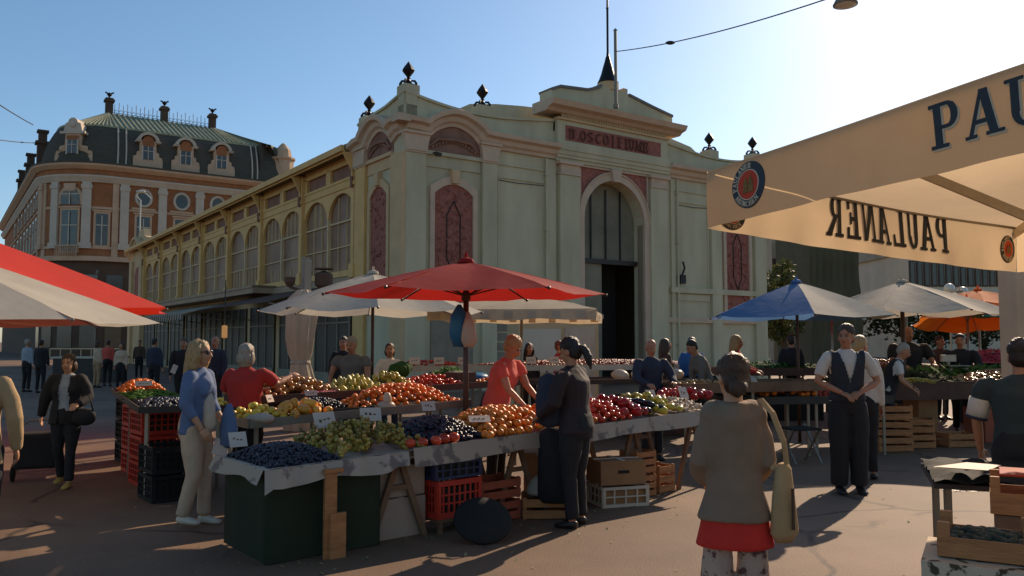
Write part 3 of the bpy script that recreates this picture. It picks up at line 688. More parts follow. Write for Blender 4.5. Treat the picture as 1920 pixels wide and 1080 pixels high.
# tall block under dark green netting
a = atY(1515, 440, 62); b = atY(1606, 440, 62)
e = empty('netted_block', (a.x, 62, 0), 0, 'tall block wholly wrapped in dark green construction netting', 'building')
m = MB(); nx = 24; nz = 12; W = b.x - a.x; vs = []
for k in range(nz + 1):
    for i in range(nx + 1):
        x = W * i / nx; z = (a.z + 1) * k / nz; fl = 1 + .06 * (1 - k / nz) * (1 if i > 12 else 0)
        vs.append((x * fl, -.15 + .12 * math.sin(i * 1.9) * math.cos(k * .8) - .1 * (k % 3 == 0), z))
m.add(vs, [(k * (nx + 1) + i, k * (nx + 1) + i + 1, (k + 1) * (nx + 1) + i + 1, (k + 1) * (nx + 1) + i) for k in range(nz) for i in range(nx)])
m.build('netting', 'net_green', e, smooth=True)
MB().box(.1, W - .1, 0, 8, 0, a.z + .9).build('wall', 'net_green', e)
# ---------- trees
M('leaf', (.065, .085, .03), .6, .5, 1.5, c2=(.11, .12, .04), c2scale=1.2, trans=.3)
M('leaf_dark', (.035, .045, .022), .85, .5, 1.5, trans=.15, spec=.1)
M('bark', (.06, .045, .035), .9, .3, 5, .6, 30)
def tree(name, label, c, h, rx, rz_, n=2600, leaf=.13, mat='leaf', cat='tree', trunk=True):
    e = empty(name, (c[0], c[1], 0), 0, label, cat); rnd = random.Random(int(c[0] * 10) + 5); m = MB()
    lobes = [(Vector((rnd.gauss(0, .45) * rx, rnd.gauss(0, .45) * rx, h - rz_ + rnd.uniform(-.7, .7) * rz_)), rnd.uniform(.28, .5) * rx) for _ in range(16)]
    for _ in range(n):
        lc, lr = rnd.choice(lobes); d = Vector((rnd.gauss(0, 1), rnd.gauss(0, 1), rnd.gauss(0, 1))).normalized() * lr * rnd.uniform(.55, 1.08)
        p = lc + d; u = Vector((rnd.gauss(0, 1), rnd.gauss(0, 1), rnd.gauss(0, .6))).normalized() * leaf; v = u.cross(Vector((rnd.gauss(0, 1), rnd.gauss(0, 1), rnd.gauss(0, 1)))).normalized() * leaf * .6
        m.add([p - u, p + v, p + u, p - v], [(0, 1, 2, 3)])
    m.build('crown', mat, e)
    if trunk:
        m = MB(); m.tube([(0, 0, 0), (.05, 0, h * .3), (-.05, .05, h * .6), (.05, 0, h * .9)], [.22, .17, .11, .03], 8)
        for lc, lr in lobes[:8]: m.tube([(0, 0, h * .35), tuple(lc * .5 + Vector((0, 0, h * .25))), tuple(lc)], [.09, .06, .015], 5)
        m.build('trunk', 'bark', e)
    return e
p = atY(1466, 500, 50); tree('tree', 'leafy green tree rising beside the right end of the market hall', (p.x, 50), 7.0, 1.5, 3.0, 4600, .13)
for px, Y, h, r_ in ((1690, 66, 5.6, 2.4), (1760, 68, 4.8, 2.6), (1840, 70, 4.6, 2.2)):
    p = atY(px, 540, Y); tree('shrub', {1690: 'rounded dark shrub in front of the pale apartment building', 1760: 'middle dark shrub before the long low building', 1840: 'rightmost dark shrub before the long low building'}[px], (p.x, Y), h, r_, 1.8, 1400, .2, 'leaf_dark', 'shrub')
# ---------- overhead wires, poles and the hanging lamp
M('wire', (.03, .03, .032), .6, .1)
M('pole_grey', (.22, .20, .18), .5, .2, 3, metal=.3)
M('white_enamel', (.6, .6, .58), .4, .08)
hx = lambda x, y: Vector((HP[0] + x * math.cos(HA) - y * math.sin(HA), HP[1] + x * math.sin(HA) + y * math.cos(HA), 0))
p = hx(8.22, -1.0)
m = MB(); m.tube([(p.x, p.y, 10.3), (p.x, p.y, 13.2)], .06, 8); m.lathe([(.1, 10.26), (.1, 10.4)], (p.x, p.y, 0), 8); m.lathe([(.085, 13.2), (.02, 13.28)], (p.x, p.y, 0), 8)
tag(m.build('wire_mast', 'pole_grey'), 'slim grey mast standing in front of the hall attic with a cable tied to it', 'mast')
mast = Vector((p.x, p.y, 12.4))
def wire(a, b, sag, label, knots=(), r_=.018):
    a = Vector(a); b = Vector(b); m = MB(); pts = [a.lerp(b, t / 24) - Vector((0, 0, sag * 4 * (t / 24) * (1 - t / 24))) for t in range(25)]
    m.tube(pts, r_, 5)
    for k in knots:
        q = a.lerp(b, k) - Vector((0, 0, sag * 4 * k * (1 - k))); m.ell(q, (.16, .09, .06), 8, 5)
    return tag(m.build('wire', 'wire'), label, 'cable')
wire(mast, atY(1700, -55, 16), .25, 'thin cable running from the mast up to the hanging lamp', (.3,))
wire(atY(-40, 170, 60), atY(62, 234, 82), .1, 'upper black cable ending at the corner building on the left', (), .05)
wire(atY(-40, 256, 60), atY(64, 268, 82), .1, 'lower black cable with a dark clamp near the corner building', (.72,), .04)
lp = atY(1585, 8, 17)
m = MB(); m.lathe([(.04, .42), (.07, .36), (.12, .3), (.16, .2), (.20, .1), (.255, .0), (.25, -.02)], lp, 20); e = m.build('hanging_lamp', 'pole_grey', smooth=True)
tag(e, 'grey metal street lamp hanging at the top edge of the sky', 'street lamp')
m = MB(); m.ell((lp.x, lp.y, lp.z - .01), (.23, .23, .05), 14, 6); o = m.build('lens', 'white_enamel', e, smooth=True)
wire(lp + Vector((0, 0, .42)), lp + Vector((1.5, .5, 1.2)), .0, 'short cable holding the hanging lamp')
# street lamp standing before the baroque facade, white box on the wing's end
p = atY(262, 440, 70)
e = empty('street_lamp', (p.x, 70, 0), 0, 'slim white street lamp standing before the corner building', 'street lamp')
m = MB(); m.tube([(0, 0, 0), (0, 0, 13.8)], [.1, .06], 8); m.build('pole', 'white_enamel', e)
m = MB(); m.tube([(0, 0, 13.7), (-.4, 0, 14.2), (.0, 0, 14.6), (.5, 0, 14.3), (.9, 0, 13.9)], .05, 6); m.ell((0, 0, 14.5), (.45, .3, .12), 10, 6); m.build('lamp_head', 'white_enamel', e)
p = atY(183, 500, 58); m = MB(); m.tube([(p.x, 58, 0), (p.x, 58, 6.4)], [.06, .05], 8); m.lathe([(.1, 6.4), (.13, 6.5), (.03, 6.75)], (p.x, 58, 0), 8)
tag(m.build('flagpole', 'pole_grey'), 'thin pale pole standing left of the far end of the hall', 'pole')
# ---------- market umbrellas
M('cloth_red', (.42, .022, .018), .8, .12, 2, .25, 7, trans=.45)
M('cloth_red_bright', (.75, .04, .02), .8, .08, 2, .25, 7, trans=.32)
M('cloth_white', (.58, .54, .50), .85, .10, 2, .25, 7, trans=.4)
M('cloth_cream', (.60, .50, .39), .85, .14, 3, .25, 7, trans=.35)
M('cloth_grey', (.54, .47, .41), .85, .14, 2, .25, 7, trans=.35)
M('cloth_blue', (.11, .23, .50), .8, .1, 2, .25, 7, trans=.4)
M('cloth_orange', (.80, .20, .02), .8, .08, 2, .25, 7, trans=.5)
M('cloth_green', (.03, .20, .15), .8, .1, 2, .25, 7, trans=.4)
M('cloth_beige', (.78, .60, .42), .85, .10, 1.2, .6, 5, trans=.5)
M('pole_brown', (.07, .032, .02), .45, .15, 6)
M('pole_metal', (.25, .23, .21), .4, .15, 6, metal=.6)
M('ink_blue', (.032, .045, .065), .7, .15, 20)
M('ink_white', (.62, .55, .45), .7, .1, 20)
M('badge_red', (.55, .05, .02), .7, .1, 20)
M('badge_gold', (.22, .12, .03), .7, .3, 20)
def umbrella(label, c, r, zpk, zedge, n=8, rot=0., mats=('cloth_red',), pole='pole_brown', valance=0., squash=1., pole_r=.025, group=None, stripes=False, sag=.05, zbase=0., tilt=None, vstripe=None):
    e = empty('market_umbrella', (c[0], c[1], 0), rot, label, 'umbrella', group)
    tm = Matrix.Identity(3) if tilt is None else Matrix.Rotation(tilt[0], 3, 'X') @ Matrix.Rotation(tilt[1], 3, 'Y')
    def P(a, t, lift=0):
        x = math.cos(a) * r * t; y = math.sin(a) * r * t * squash
        z = (zedge - zpk) * (t ** 1.12) + lift
        return tm @ Vector((x, y, z)) + Vector((0, 0, zpk))
    for mi, mt in enumerate(mats):
        m = MB(); nr = 7; ns = 6
        for k in range(n):
            if k % len(mats) != mi: continue
            a0 = 2 * PI * k / n; a1 = 2 * PI * (k + 1) / n; vs = []
            for i in range(nr + 1):
                t = i / nr
                p0 = P(a0, t); p1 = P(a1, t)
                for j in range(ns + 1):
                    u = j / ns; p = p0.lerp(p1, u); s_ = math.sin(PI * u)
                    p = p - Vector((0, 0, sag * s_ * t * r * .8)); out = Vector((p.x, p.y, 0))
                    p = p - out * (.035 * s_ * t * t) + Vector((0, 0, 1)) * (.022 * mnoise.noise(Vector((p.x * 3.1, p.y * 3.1, k * 2.3 + zpk))) * t)
                    vs.append(p)
            fs = [(i * (ns + 1) + j, i * (ns + 1) + j + 1, (i + 1) * (ns + 1) + j + 1, (i + 1) * (ns + 1) + j) for i in range(nr) for j in range(ns)]
            m.add(vs, fs)
            if valance:
                ed = [vs[nr * (ns + 1) + j] for j in range(ns + 1)]
                lo = [p - Vector((0, 0, valance * (1 + .12 * math.sin(j * 2.2 + k)))) + Vector((p.x, p.y, 0)) * .012 * math.sin(j * 1.7) for j, p in enumerate(ed)]
                m.add(ed + lo, [(j, j + 1, ns + 2 + j, ns + 1 + j) for j in range(ns)])
        m.build('canopy', mt, e, smooth=True)
    if vstripe:
        m = MB()
        for k in range(n):
            a0 = 2 * PI * k / n; a1 = 2 * PI * (k + 1) / n; p0 = P(a0, 1); p1 = P(a1, 1)
            for q in range(7):
                u0 = (q + .2) / 7; u1 = (q + .55) / 7
                A_ = p0.lerp(p1, u0); B_ = p0.lerp(p1, u1)
                A_ -= Vector((A_.x, A_.y, 0)) * (.035 * math.sin(PI * u0)); B_ -= Vector((B_.x, B_.y, 0)) * (.035 * math.sin(PI * u1))
                A_ = A_ + Vector((A_.x, A_.y, 0)) * .012; B_ = B_ + Vector((B_.x, B_.y, 0)) * .012
                A_.z -= sag * math.sin(PI * u0) * r * .8; B_.z -= sag * math.sin(PI * u1) * r * .8
                dz = Vector((0, 0, valance * .85))
                m.add([A_ - Vector((0, 0, .03)), B_ - Vector((0, 0, .03)), B_ - dz, A_ - dz], [(0, 1, 2, 3)])
        m.build('valance_stripes', vstripe, e)
    m = MB(); m.lathe([(pole_r, zbase), (pole_r, zpk + .02)], (0, 0, 0), 10); m.build('pole', pole, e, smooth=True)
    m = MB(); m.lathe([(.09, zpk - .01), (.07, zpk + .03), (.02, zpk + .05), (.015, zpk + .10)], (0, 0, 0), 10); m.build('top_cap', mats[0], e)
    m = MB(); m.lathe([(.045, zpk - .42), (.05, zpk - .4), (.05, zpk - .34), (.03, zpk - .32)], (0, 0, 0), 8); m.build('hub', pole, e)
    for k in range(n):
        a = 2 * PI * k / n; pts = [P(a, t, -.015) for t in (0.02, .3, .6, .99)]
        m = MB(); m.tube(pts, .009, 5); m.tube([Vector((0, 0, zpk - .37)), P(a, .5, -.02)], .008, 5); m.ell(P(a, 1.005, -.01), .018, 6, 5); m.build('rib', pole, e)
    return e
c = atZ(873, 700, 1.0); 
umbrella('wide deep red umbrella over the middle of the long fruit stall', (-.49, 8.75), 1.50, 2.50, 2.16, 6, R(4), ('cloth_red',), pole_r=.03, sag=.03, squash=.9)
umbrella('white umbrella with a brown pole, partly behind the deep red umbrella', (-2.12, 12.5), 1.68, 2.69, 2.11, 8, R(12), ('cloth_white',), sag=.04)
umbrella('cream umbrella with a striped hanging valance in front of the arched portal', (.17, 14.6), 1.95, 2.50, 2.17, 4, R(45 - 8), ('cloth_cream',), pole='pole_metal', valance=.17, sag=.0, group=None, vstripe='cloth_grey')
e = umbrella('blue and white umbrella in front of the right end of the hall', (4.72, 13.6), 1.55, 2.63, 2.06, 6, R(80), ('cloth_blue', 'cloth_blue', 'cloth_blue', 'cloth_white', 'cloth_white', 'cloth_blue'), pole='pole_brown', sag=.04)
umbrella('low red umbrella half hidden behind the blue and white one', (7.0, 18.0), 1.35, 2.62, 2.28, 8, 0, ('cloth_red',), pole='pole_metal')
umbrella('large cream grey umbrella right of the blue and white one', (6.75, 14.2), 1.65, 2.68, 2.15, 8, R(10), ('cloth_grey', 'cloth_grey'), pole='pole_brown', sag=.05, pole_r=.035)
umbrella('small pale grey umbrella behind the large cream grey one', (9.6, 20), 1.3, 3.1, 2.65, 8, 0, ('cloth_grey',), pole='pole_metal')
umbrella('pale umbrella just left of the upper orange umbrella', (10.1, 18.5), 1.1, 2.78, 2.45, 8, 0, ('cloth_cream',), pole='pole_metal')
umbrella('lower orange umbrella on a pale pole, nearest of the orange ones', (9.2, 16.6), 1.05, 2.50, 2.05, 8, R(8), ('cloth_orange',), pole='pole_metal', sag=.08, tilt=(R(-10), R(4)))
umbrella('upper orange umbrella, behind the lower orange one', (10.0, 17.6), 1.25, 2.75, 2.45, 8, R(20), ('cloth_orange',), pole='pole_metal')
umbrella('small green umbrella beside the orange ones at the right', (9.7, 15.6), .85, 2.45, 2.13, 8, R(10), ('cloth_green',), pole='pole_metal')
# the two large umbrellas at the left edge
umbrella('broad pale grey umbrella at the left edge with its corner pointing down', (-6.75, 8.8), 2.74, 2.80, 1.87, 8, R(-21), ('cloth_white',), pole='pole_metal', sag=.015)
umbrella('bright red umbrella sloping in from the left edge above the pale grey one', (-8.6, 12.1), 3.5, 3.42, 2.14, 8, R(0), ('cloth_red_bright',), pole='pole_metal', sag=.01)
# ---------- lettering in slab serif strokes; every stroke is a thin solid
def ring(cx, cy, ro, ri, a0, a1, n=10, sy=1.):
    out = []
    for i in range(n):
        t0 = R(a0 + (a1 - a0) * i / n); t1 = R(a0 + (a1 - a0) * (i + 1) / n)
        out.append([(cx + math.cos(t0) * ro[0], cy + math.sin(t0) * ro[1]), (cx + math.cos(t1) * ro[0], cy + math.sin(t1) * ro[1]),
                    (cx + math.cos(t1) * ri[0], cy + math.sin(t1) * ri[1]), (cx + math.cos(t0) * ri[0], cy + math.sin(t0) * ri[1])])
    return out
def q(x0, y0, x1, y1): return [(x0, y0), (x1, y0), (x1, y1), (x0, y1)]
GL = {
 'P': [q(.14, 0, .33, 1), q(.02, 0, .48, .08), q(.02, .92, .3, 1), q(.3, .92, .5, 1), q(.3, .42, .5, .5)] + ring(.5, .71, (.28, .29), (.1, .21), -90, 90),
 'A': [[(.04, 0), (.14, 0), (.46, 1), (.38, 1)], [(.6, 0), (.8, 0), (.56, 1), (.36, 1)], q(.22, .28, .6, .37), q(-.04, 0, .26, .07), q(.5, 0, .92, .07)],
 'U': [q(.12, .3, .3, 1), q(.62, .3, .72, 1), q(0, .93, .42, 1), q(.5, .93, .84, 1)] + ring(.42, .32, (.30, .33), (.14, .24), 180, 360),
 'L': [q(.12, 0, .3, 1), q(0, .93, .44, 1), q(0, 0, .7, .08), [(.6, 0), (.72, 0), (.74, .3), (.68, .3)]],
 'N': [q(.1, 0, .2, 1), [(.08, 1), (.3, 1), (.76, 0), (.6, 0)], q(.66, 0, .76, 1), q(0, 0, .32, .07), q(0, .93, .3, 1), q(.54, .93, .88, 1)],
 'E': [q(.12, 0, .3, 1), q(0, .92, .7, 1), q(0, 0, .72, .08), q(.3, .46, .56, .55), q(.62, 0, .72, .28), q(.6, .74, .7, 1), q(.5, .36, .56, .66)],
 'R': [q(.12, 0, .3, 1), q(0, 0, .42, .08), q(0, .92, .48, 1), q(.3, .46, .48, .54)] + ring(.48, .73, (.24, .27), (.08, .19), -90, 90) + [[(.36, .5), (.52, .5), (.84, .08), (.66, .0)], q(.62, 0, .9, .08)],
 'M': [q(.06, 0, .16, 1), q(.66, 0, .84, 1), [(.06, 1), (.24, 1), (.5, .2), (.42, .05)], [(.42, .05), (.5, .2), (.8, 1), (.68, 1)], q(0, 0, .26, .07), q(.56, 0, .92, .07)],
 'C': ring(.45, .5, (.4, .5), (.22, .4), 50, 310), 'H': [q(.1, 0, .28, 1), q(.6, 0, .76, 1), q(.28, .46, .6, .55), q(0, 0, .38, .07), q(0, .93, .38, 1), q(.5, 0, .86, .07), q(.5, .93, .86, 1)],
 'O': ring(.45, .5, (.4, .5), (.2, .4), 0, 360, 16), 'I': [q(.12, 0, .3, 1), q(0, 0, .42, .08), q(0, .92, .42, 1)], 'F': [q(.12, 0, .3, 1), q(0, .92, .7, 1), q(0, 0, .42, .08), q(.3, .46, .56, .55)],
 'S': ring(.4, .74, (.3, .26), (.14, .17), 20, 270) + ring(.4, .27, (.32, .27), (.14, .17), -160, 90), '.': [q(.1, 0, .3, .16)], 'B': [q(.12, 0, .3, 1)] + ring(.4, .74, (.3, .26), (.14, .17), -90, 90) + ring(.4, .26, (.36, .26), (.2, .17), -90, 90),
 'V': [[(.0, 1), (.2, 1), (.5, 0), (.4, 0)], [(.4, 0), (.5, 0), (.84, 1), (.74, 1)]], 'X': [], ' ': [], '#': [q(.1, 0, .26, .8), q(0, .8, .75, .95), q(.5, .1, .66, .8)], ']': [q(.3, -.1, .42, 1.05), q(.1, .96, .42, 1.05)],
}
def subdiv(poly, k):
    return poly
def text_mesh(mb, s_, fn, adv=.98, widths={'I': .5, '.': .35, ' ': .45, ']': .5}):
    # fn maps (u, v) in letter heights to a pair of 3D points (one on either face)
    x = 0
    for ch in s_:
        for poly in GL[ch]:
            n = len(poly); a = [fn(x + p[0], p[1]) for p in poly]
            mb.add([p[0] for p in a] + [p[1] for p in a], [list(range(n)), list(range(2 * n - 1, n - 1, -1))] + [(i, (i + 1) % n, n + (i + 1) % n, n + i) for i in range(n)])
        x += widths.get(ch, adv)
    return x
# inscription over the portal, raised letters, worn
m = MB(front); hgt = .40
text_mesh(m, '#.OSCO] FIUME', lambda u, v: (Vector((6.62 + u * .385, -.18, 9.05 + v * hgt)), Vector((6.62 + u * .385, -.235, 9.05 + v * hgt))))
M('letter_brown', (.15, .06, .05), .9, .3, 8); m.build('inscription', 'letter_brown', hall)
# ---------- the big beige parasol at the right
K = Vector((0, 0, 1))
PA = atY(1330, 428, 4.65); PA.z = atY(1330, 428, 4.65).z
C_near = atY(1925, 268, 2.95); dn = (C_near - PA); PC = PA + dn * 1.75; PC.z = C_near.z - .02
PB = atY(1888, 508, 6.0); PB = PA + (PB - PA) * 1.04
PD = PB + PC - PA; cen = (PB + PC) / 2; zt = 2.72
eb = empty('beer_parasol', (cen.x, cen.y, 0), 0, 'huge beige parasol at the right with dark blue lettering and round badges on its valance', 'umbrella')
o_c = Vector((cen.x, cen.y, 0))
VH = .325
def edge_pt(a, b, u, w, out, amp=.010):
    # w = 0 at the valance bottom, 1 at its top; soft folds in the cloth
    p = a.lerp(b, u) + K * (VH * w)
    p -= K * ((-.012 if (b - a).x < (b - a).y * -.1 or a == PA and b == PC else .02) * math.sin(PI * u))
    f = (1 - w) * amp * (math.sin(u * 23 + 1) + .6 * math.sin(u * 51)) + .012 * math.sin(u * 9 + w * 2.2)
    return p + out * f
def outn(a, b):
    d = (b - a).normalized(); n_ = Vector((d.y, -d.x, 0)).normalized()
    if n_.dot(((a + b) / 2) - cen) < 0: n_ = -n_
    return n_
tops = {}
for nm, a, b in (('AC', PA, PC), ('AB', PA, PB), ('BD', PB, PD), ('CD', PC, PD)):
    on = outn(a, b); m = MB(); nu, nw = 60, 6
    m.add([edge_pt(a, b, i / nu, j / nw, on) - o_c for j in range(nw + 1) for i in range(nu + 1)],
          [(j * (nu + 1) + i, j * (nu + 1) + i + 1, (j + 1) * (nu + 1) + i + 1, (j + 1) * (nu + 1) + i) for j in range(nw) for i in range(nu)])
    m.build('valance', 'cloth_beige', eb, smooth=True)
    m = MB(); ed = [edge_pt(a, b, i / nu, 1, on) - o_c for i in range(nu + 1)]; pk = Vector((0, 0, zt)); nr = 8
    vs = [ed[i].lerp(pk, j / nr) - K * (.10 * math.sin(PI * i / nu) * math.sin(PI * j / nr)) for j in range(nr + 1) for i in range(nu + 1)]
    m.add(vs, [(j * (nu + 1) + i, j * (nu + 1) + i + 1, (j + 1) * (nu + 1) + i + 1, (j + 1) * (nu + 1) + i) for j in range(nr) for i in range(nu)])
    m.build('canopy', 'cloth_beige', eb, smooth=True)
    m = MB(); m.tube([edge_pt(a, b, i / 30, .985, on) - o_c - on * .02 for i in range(31)], .011, 6); m.build('edge_cord', 'pole_metal', eb)
for cpt in (PA, PB, PC, PD):
    t_ = cpt - o_c + K * VH; m = MB(); m.bar(t_ - K * .04, (0, 0, zt - .06), .035, .05); m.build('rib', 'ink_white', eb)
    m = MB(); h_ = t_.lerp(Vector((0, 0, zt)), .45) - K * .06; m.bar(h_, (0, 0, zt - .75), .03, .045); m.build('strut', 'ink_white', eb)
MB().lathe([(.05, 0), (.05, zt)], (0, 0, 0), 12).build('pole', 'pole_metal', eb, smooth=True)
MB().lathe([(.35, 0), (.35, .08), (.08, .12)], (0, 0, 0), 16).build('base', 'pole_metal', eb)
def val_fn(a, b, u0, w0, h, asp=1., flip=False, off=.006):
    L_ = (b - a).length; on = outn(a, b); hh = h * VH
    def fn(u, v):
        uu = u0 + (u * hh * asp / L_) * (-1 if flip else 1); w = w0 + v * h; p = edge_pt(a, b, uu, w, on) - o_c
        return (p + on * off, p - on * off)
    return fn
m = MB(); text_mesh(m, 'PAULANER', val_fn(PA, PC, .445, .31, .56, .96)); m.build('lettering', 'ink_blue', eb)
LAB = (PB - PA).length
m = MB(); text_mesh(m, 'PAULANER', val_fn(PA, PB, .735, .25, .78, .62 * 1.0, True)); m.build('lettering', 'ink_blue', eb)
# pale outline under the near letters
m = MB(); text_mesh(m, 'PAULANER', (lambda g: (lambda u, v: (g(u + .05, v - .05)[0] - outn(PA, PC) * .003, g(u + .05, v - .05)[1] + outn(PA, PC) * .003)))(val_fn(PA, PC, .445, .31, .56, .96))); m.build('letter_outline', 'ink_white', eb)
def badge(a, b, u0, w0, rad, ex=1.):
    L_ = (b - a).length; on = outn(a, b)
    def P(r_, t, off):
        uu = u0 + r_ * math.cos(t) * ex / L_; w = w0 + r_ * math.sin(t) / VH; return edge_pt(a, b, uu, w, on) - o_c + on * off
    e_ = None
    def disc(r0, r1, off, mat, name, n=36):
        m = MB()
        vs = [P(r, 2 * PI * k / n, s_ * off) for s_ in (1, -1) for r in (r0, r1) for k in range(n)]
        fs = []
        for s_ in (0, 1):
            o = s_ * 2 * n; fs += [(o + k, o + (k + 1) % n, o + n + (k + 1) % n, o + n + k) for k in range(n)]
        fs += [(n + k, n + (k + 1) % n, 3 * n + (k + 1) % n, 3 * n + k) for k in range(n)]
        m.add(vs, fs); return m.build(name, mat, eb)
    B_ = disc(.002, rad, .004, 'ink_blue', 'badge'); disc(rad * .62, rad * .66, .007, 'ink_white', 'badge_ring').parent = B_
    disc(.001, rad * .62, .0065, 'badge_red', 'badge_field').parent = B_
    m = MB()
    for x0, y0, x1, y1 in ((-.30, -.28, -.02, .12), (.02, -.28, .34, .2), (-.22, .12, -.08, .3), (.1, .2, .22, .36), (-.38, -.34, .38, -.28)):
        pts = [(x0, y0), (x1, y0), (x1 * .9, y1), (x0 * .8, y1)]; vs = []
        for off in (.0095, -.0095):
            for x, y in pts:
                r_ = math.hypot(x, y) * rad; vs.append(P(r_, math.atan2(y, x), off))
        m.add(vs, [(0, 1, 2, 3), (7, 6, 5, 4), (0, 1, 5, 4), (1, 2, 6, 5), (2, 3, 7, 6), (3, 0, 4, 7)])
    m.build('badge_emblem', 'badge_gold', eb).parent = B_
    m = MB(); h = rad * .22
    def top(u, v): t = R(195) - (u * h * .98) / (rad * .78) ; r_ = rad * .71 + v * h; return (P(r_, t, .0075), P(r_, t, -.0075))
    text_mesh(m, 'PAULANER', top, adv=.92)
    def bot(u, v): t = R(212) + (u * h * 1.0) / (rad * .78) ; r_ = rad * .93 - v * h; return (P(r_, t, .0075), P(r_, t, -.0075))
    text_mesh(m, 'MUNCHEN', bot, adv=.92)
    m.build('badge_lettering', 'ink_white', eb).parent = B_
badge(PA, PC, .108, .55, .125)
badge(PA, PB, .062, .36, .10); badge(PA, PB, .962, .5, .10, .8)
# the square post behind the parasol at the right edge
p = atY(1897, 560, 7.4); m = MB(); m.box(p.x + .05, p.x + .4, 7.4, 7.7, 0, 2.6); e = m.build('grey_post', 'cloth_grey', bevel=.02)
tag(e, 'thick pale grey square post at the right edge beneath the beige parasol', 'post')
# ---------- fruit and vegetables
def fm(n, c, rough=.35, var=.15, scale=8, **k): return M(n, c, rough, var, scale, orand=.38, **k)
fm('f_orange', (.78, .23, .025), .38, bump=.15, bscale=200); fm('f_tomato', (.60, .06, .02), .18); fm('f_apple', (.45, .14, .05), .25, c2=(.42, .28, .07), c2scale=9)
fm('f_pear', (.52, .44, .07), .35); fm('f_pepper', (.42, .02, .015), .15); fm('f_yellow', (.58, .36, .04), .25, c2=(.35, .38, .06), c2scale=5)
fm('f_aubergine', (.012, .006, .014), .12); fm('f_lemon', (.80, .55, .06), .35); fm('f_grape', (.52, .44, .09), .28, c2=(.42, .22, .06), c2scale=7, trans=.15)
fm('f_plum', (.016, .016, .030), .35, .5, 12); fm('f_green', (.07, .14, .03), .8, .3, spec=.1); fm('f_garlic', (.50, .40, .33), .6, .2); fm('f_chili', (.45, .03, .02), .25)
fm('f_pumpkin', (.80, .36, .05), .35); fm('f_berry', (.36, .05, .04), .35, .4, 20, c2=(.5, .2, .16), c2scale=14); fm('f_mandarin', (.80, .20, .02), .4, .2, 5)
fm('f_stem', (.05, .08, .02), .7); fm('f_dark', (.02, .018, .018), .5, .4); fm('f_pink', (.5, .08, .12), .6)
M('wood_crate', (.46, .20, .08), .75, .22, 3, .3, 25, c2=(.36, .15, .06), c2scale=5, stretch=(1, 1, 6)); M('wood_old', (.18, .10, .06), .8, .3, 3, .4, 20)
M('wood_red', (.36, .09, .05), .8, .2, 3); M('plastic_red', (.50, .035, .02), .45, .12, 3); M('plastic_white', (.52, .46, .40), .5, .12, 3)
M('plastic_black', (.012, .011, .010), .8, .3, 3); M('plastic_blue', (.02, .03, .09), .45, .2, 3); M('cardboard', (.30, .16, .08), .85, .18, 3, .2, 20)
M('foam_white', (.36, .27, .23), .8, .08, 2); M('cloth_darkgreen', (.020, .028, .013), .9, .2, 1.5, .3, 30); M('paper_card', (.62, .52, .48), .7, .08, 4)
M('oilcloth', (.38, .30, .25), .5, .08, 1.5, .1, 10, c2=(.17, .13, .12), c2scale=7, c2amt=.60, c2w=.03); M('tray_dark', (.045, .035, .03), .6, .3, 3)
M('plastic_clear', (.5, .47, .44), .2, .2, 6, spec=.8); M('cloth_brown', (.10, .055, .04), .9, .2, 3); M('plastic_bag_blue', (.03, .20, .42), .35, .15, 5, trans=.3); M('bag_white', (.62, .52, .45), .35, .12, 6, trans=.3)
def fmesh(name, mats, fn):
    m = MB(); m.smooth = True; fn(m); return m.mesh(name, mats)
def noisy(m, amp, fr):
    for i, v in enumerate(m.v): m.v[i] = v * (1 + amp * mnoise.noise(v * fr))
FR = {}
def f_round(m, r=.5, flat=.92, stem=True, nu=12, nv=8):
    m.ell((0, 0, 0), (r, r, r * flat), nu, nv)
    if stem: m.cur = 1; m.lathe([(.05, r * flat - .03), (.12, r * flat - .01), (.02, r * flat + .05)], (0, 0, 0), 5)
FR['orange'] = fmesh('orange', ['f_orange', 'f_stem'], lambda m: f_round(m))
FR['tomato'] = fmesh('tomato', ['f_tomato', 'f_stem'], lambda m: f_round(m, .5, .8))
FR['apple'] = fmesh('apple', ['f_apple', 'f_stem'], lambda m: f_round(m, .5, .9))
FR['mandarin'] = fmesh('mandarin', ['f_mandarin', 'f_stem'], lambda m: f_round(m, .5, .82, False, 10, 7))
FR['persimmon'] = fmesh('persimmon', ['f_mandarin', 'f_stem'], lambda m: f_round(m, .5, .82, True, 10, 7)); FR['nectarine'] = fmesh('nectarine', ['f_mandarin'], lambda m: m.ell((0, 0, 0), .5, 10, 7))
FR['lemon'] = fmesh('lemon', ['f_lemon'], lambda m: m.tube([(-.62, 0, 0), (-.5, 0, 0), (-.3, 0, 0), (0, 0, 0), (.3, 0, 0), (.5, 0, 0), (.62, 0, 0)], [.05, .16, .33, .4, .33, .16, .05], 10))
FR['pear'] = fmesh('pear', ['f_pear', 'f_stem'], lambda m: (m.lathe([(.05, -.5), (.3, -.46), (.44, -.25), (.42, 0), (.27, .3), (.19, .5), (.1, .6), (.02, .62)], n=10), setattr(m, 'cur', 1), m.tube([(0, 0, .6), (.03, 0, .75)], .025, 4)))
def f_pep(m):
    m.lathe([(.03, -.55), (.2, -.5), (.34, -.25), (.42, .1), (.4, .35), (.25, .48), (.06, .42)], n=12)
    for i, v in enumerate(m.v):
        a = math.atan2(v.y, v.x); k = 1 - .14 * (1 - abs(math.cos(1.5 * a))); m.v[i] = Vector((v.x * k, v.y * k, v.z))
    m.cur = 1; m.tube([(0, 0, .42), (.05, 0, .62)], [.05, .06], 5)
FR['pepper'] = fmesh('pepper', ['f_pepper', 'f_stem'], f_pep); FR['yellow_pepper'] = fmesh('yellow_pepper', ['f_yellow', 'f_stem'], f_pep)
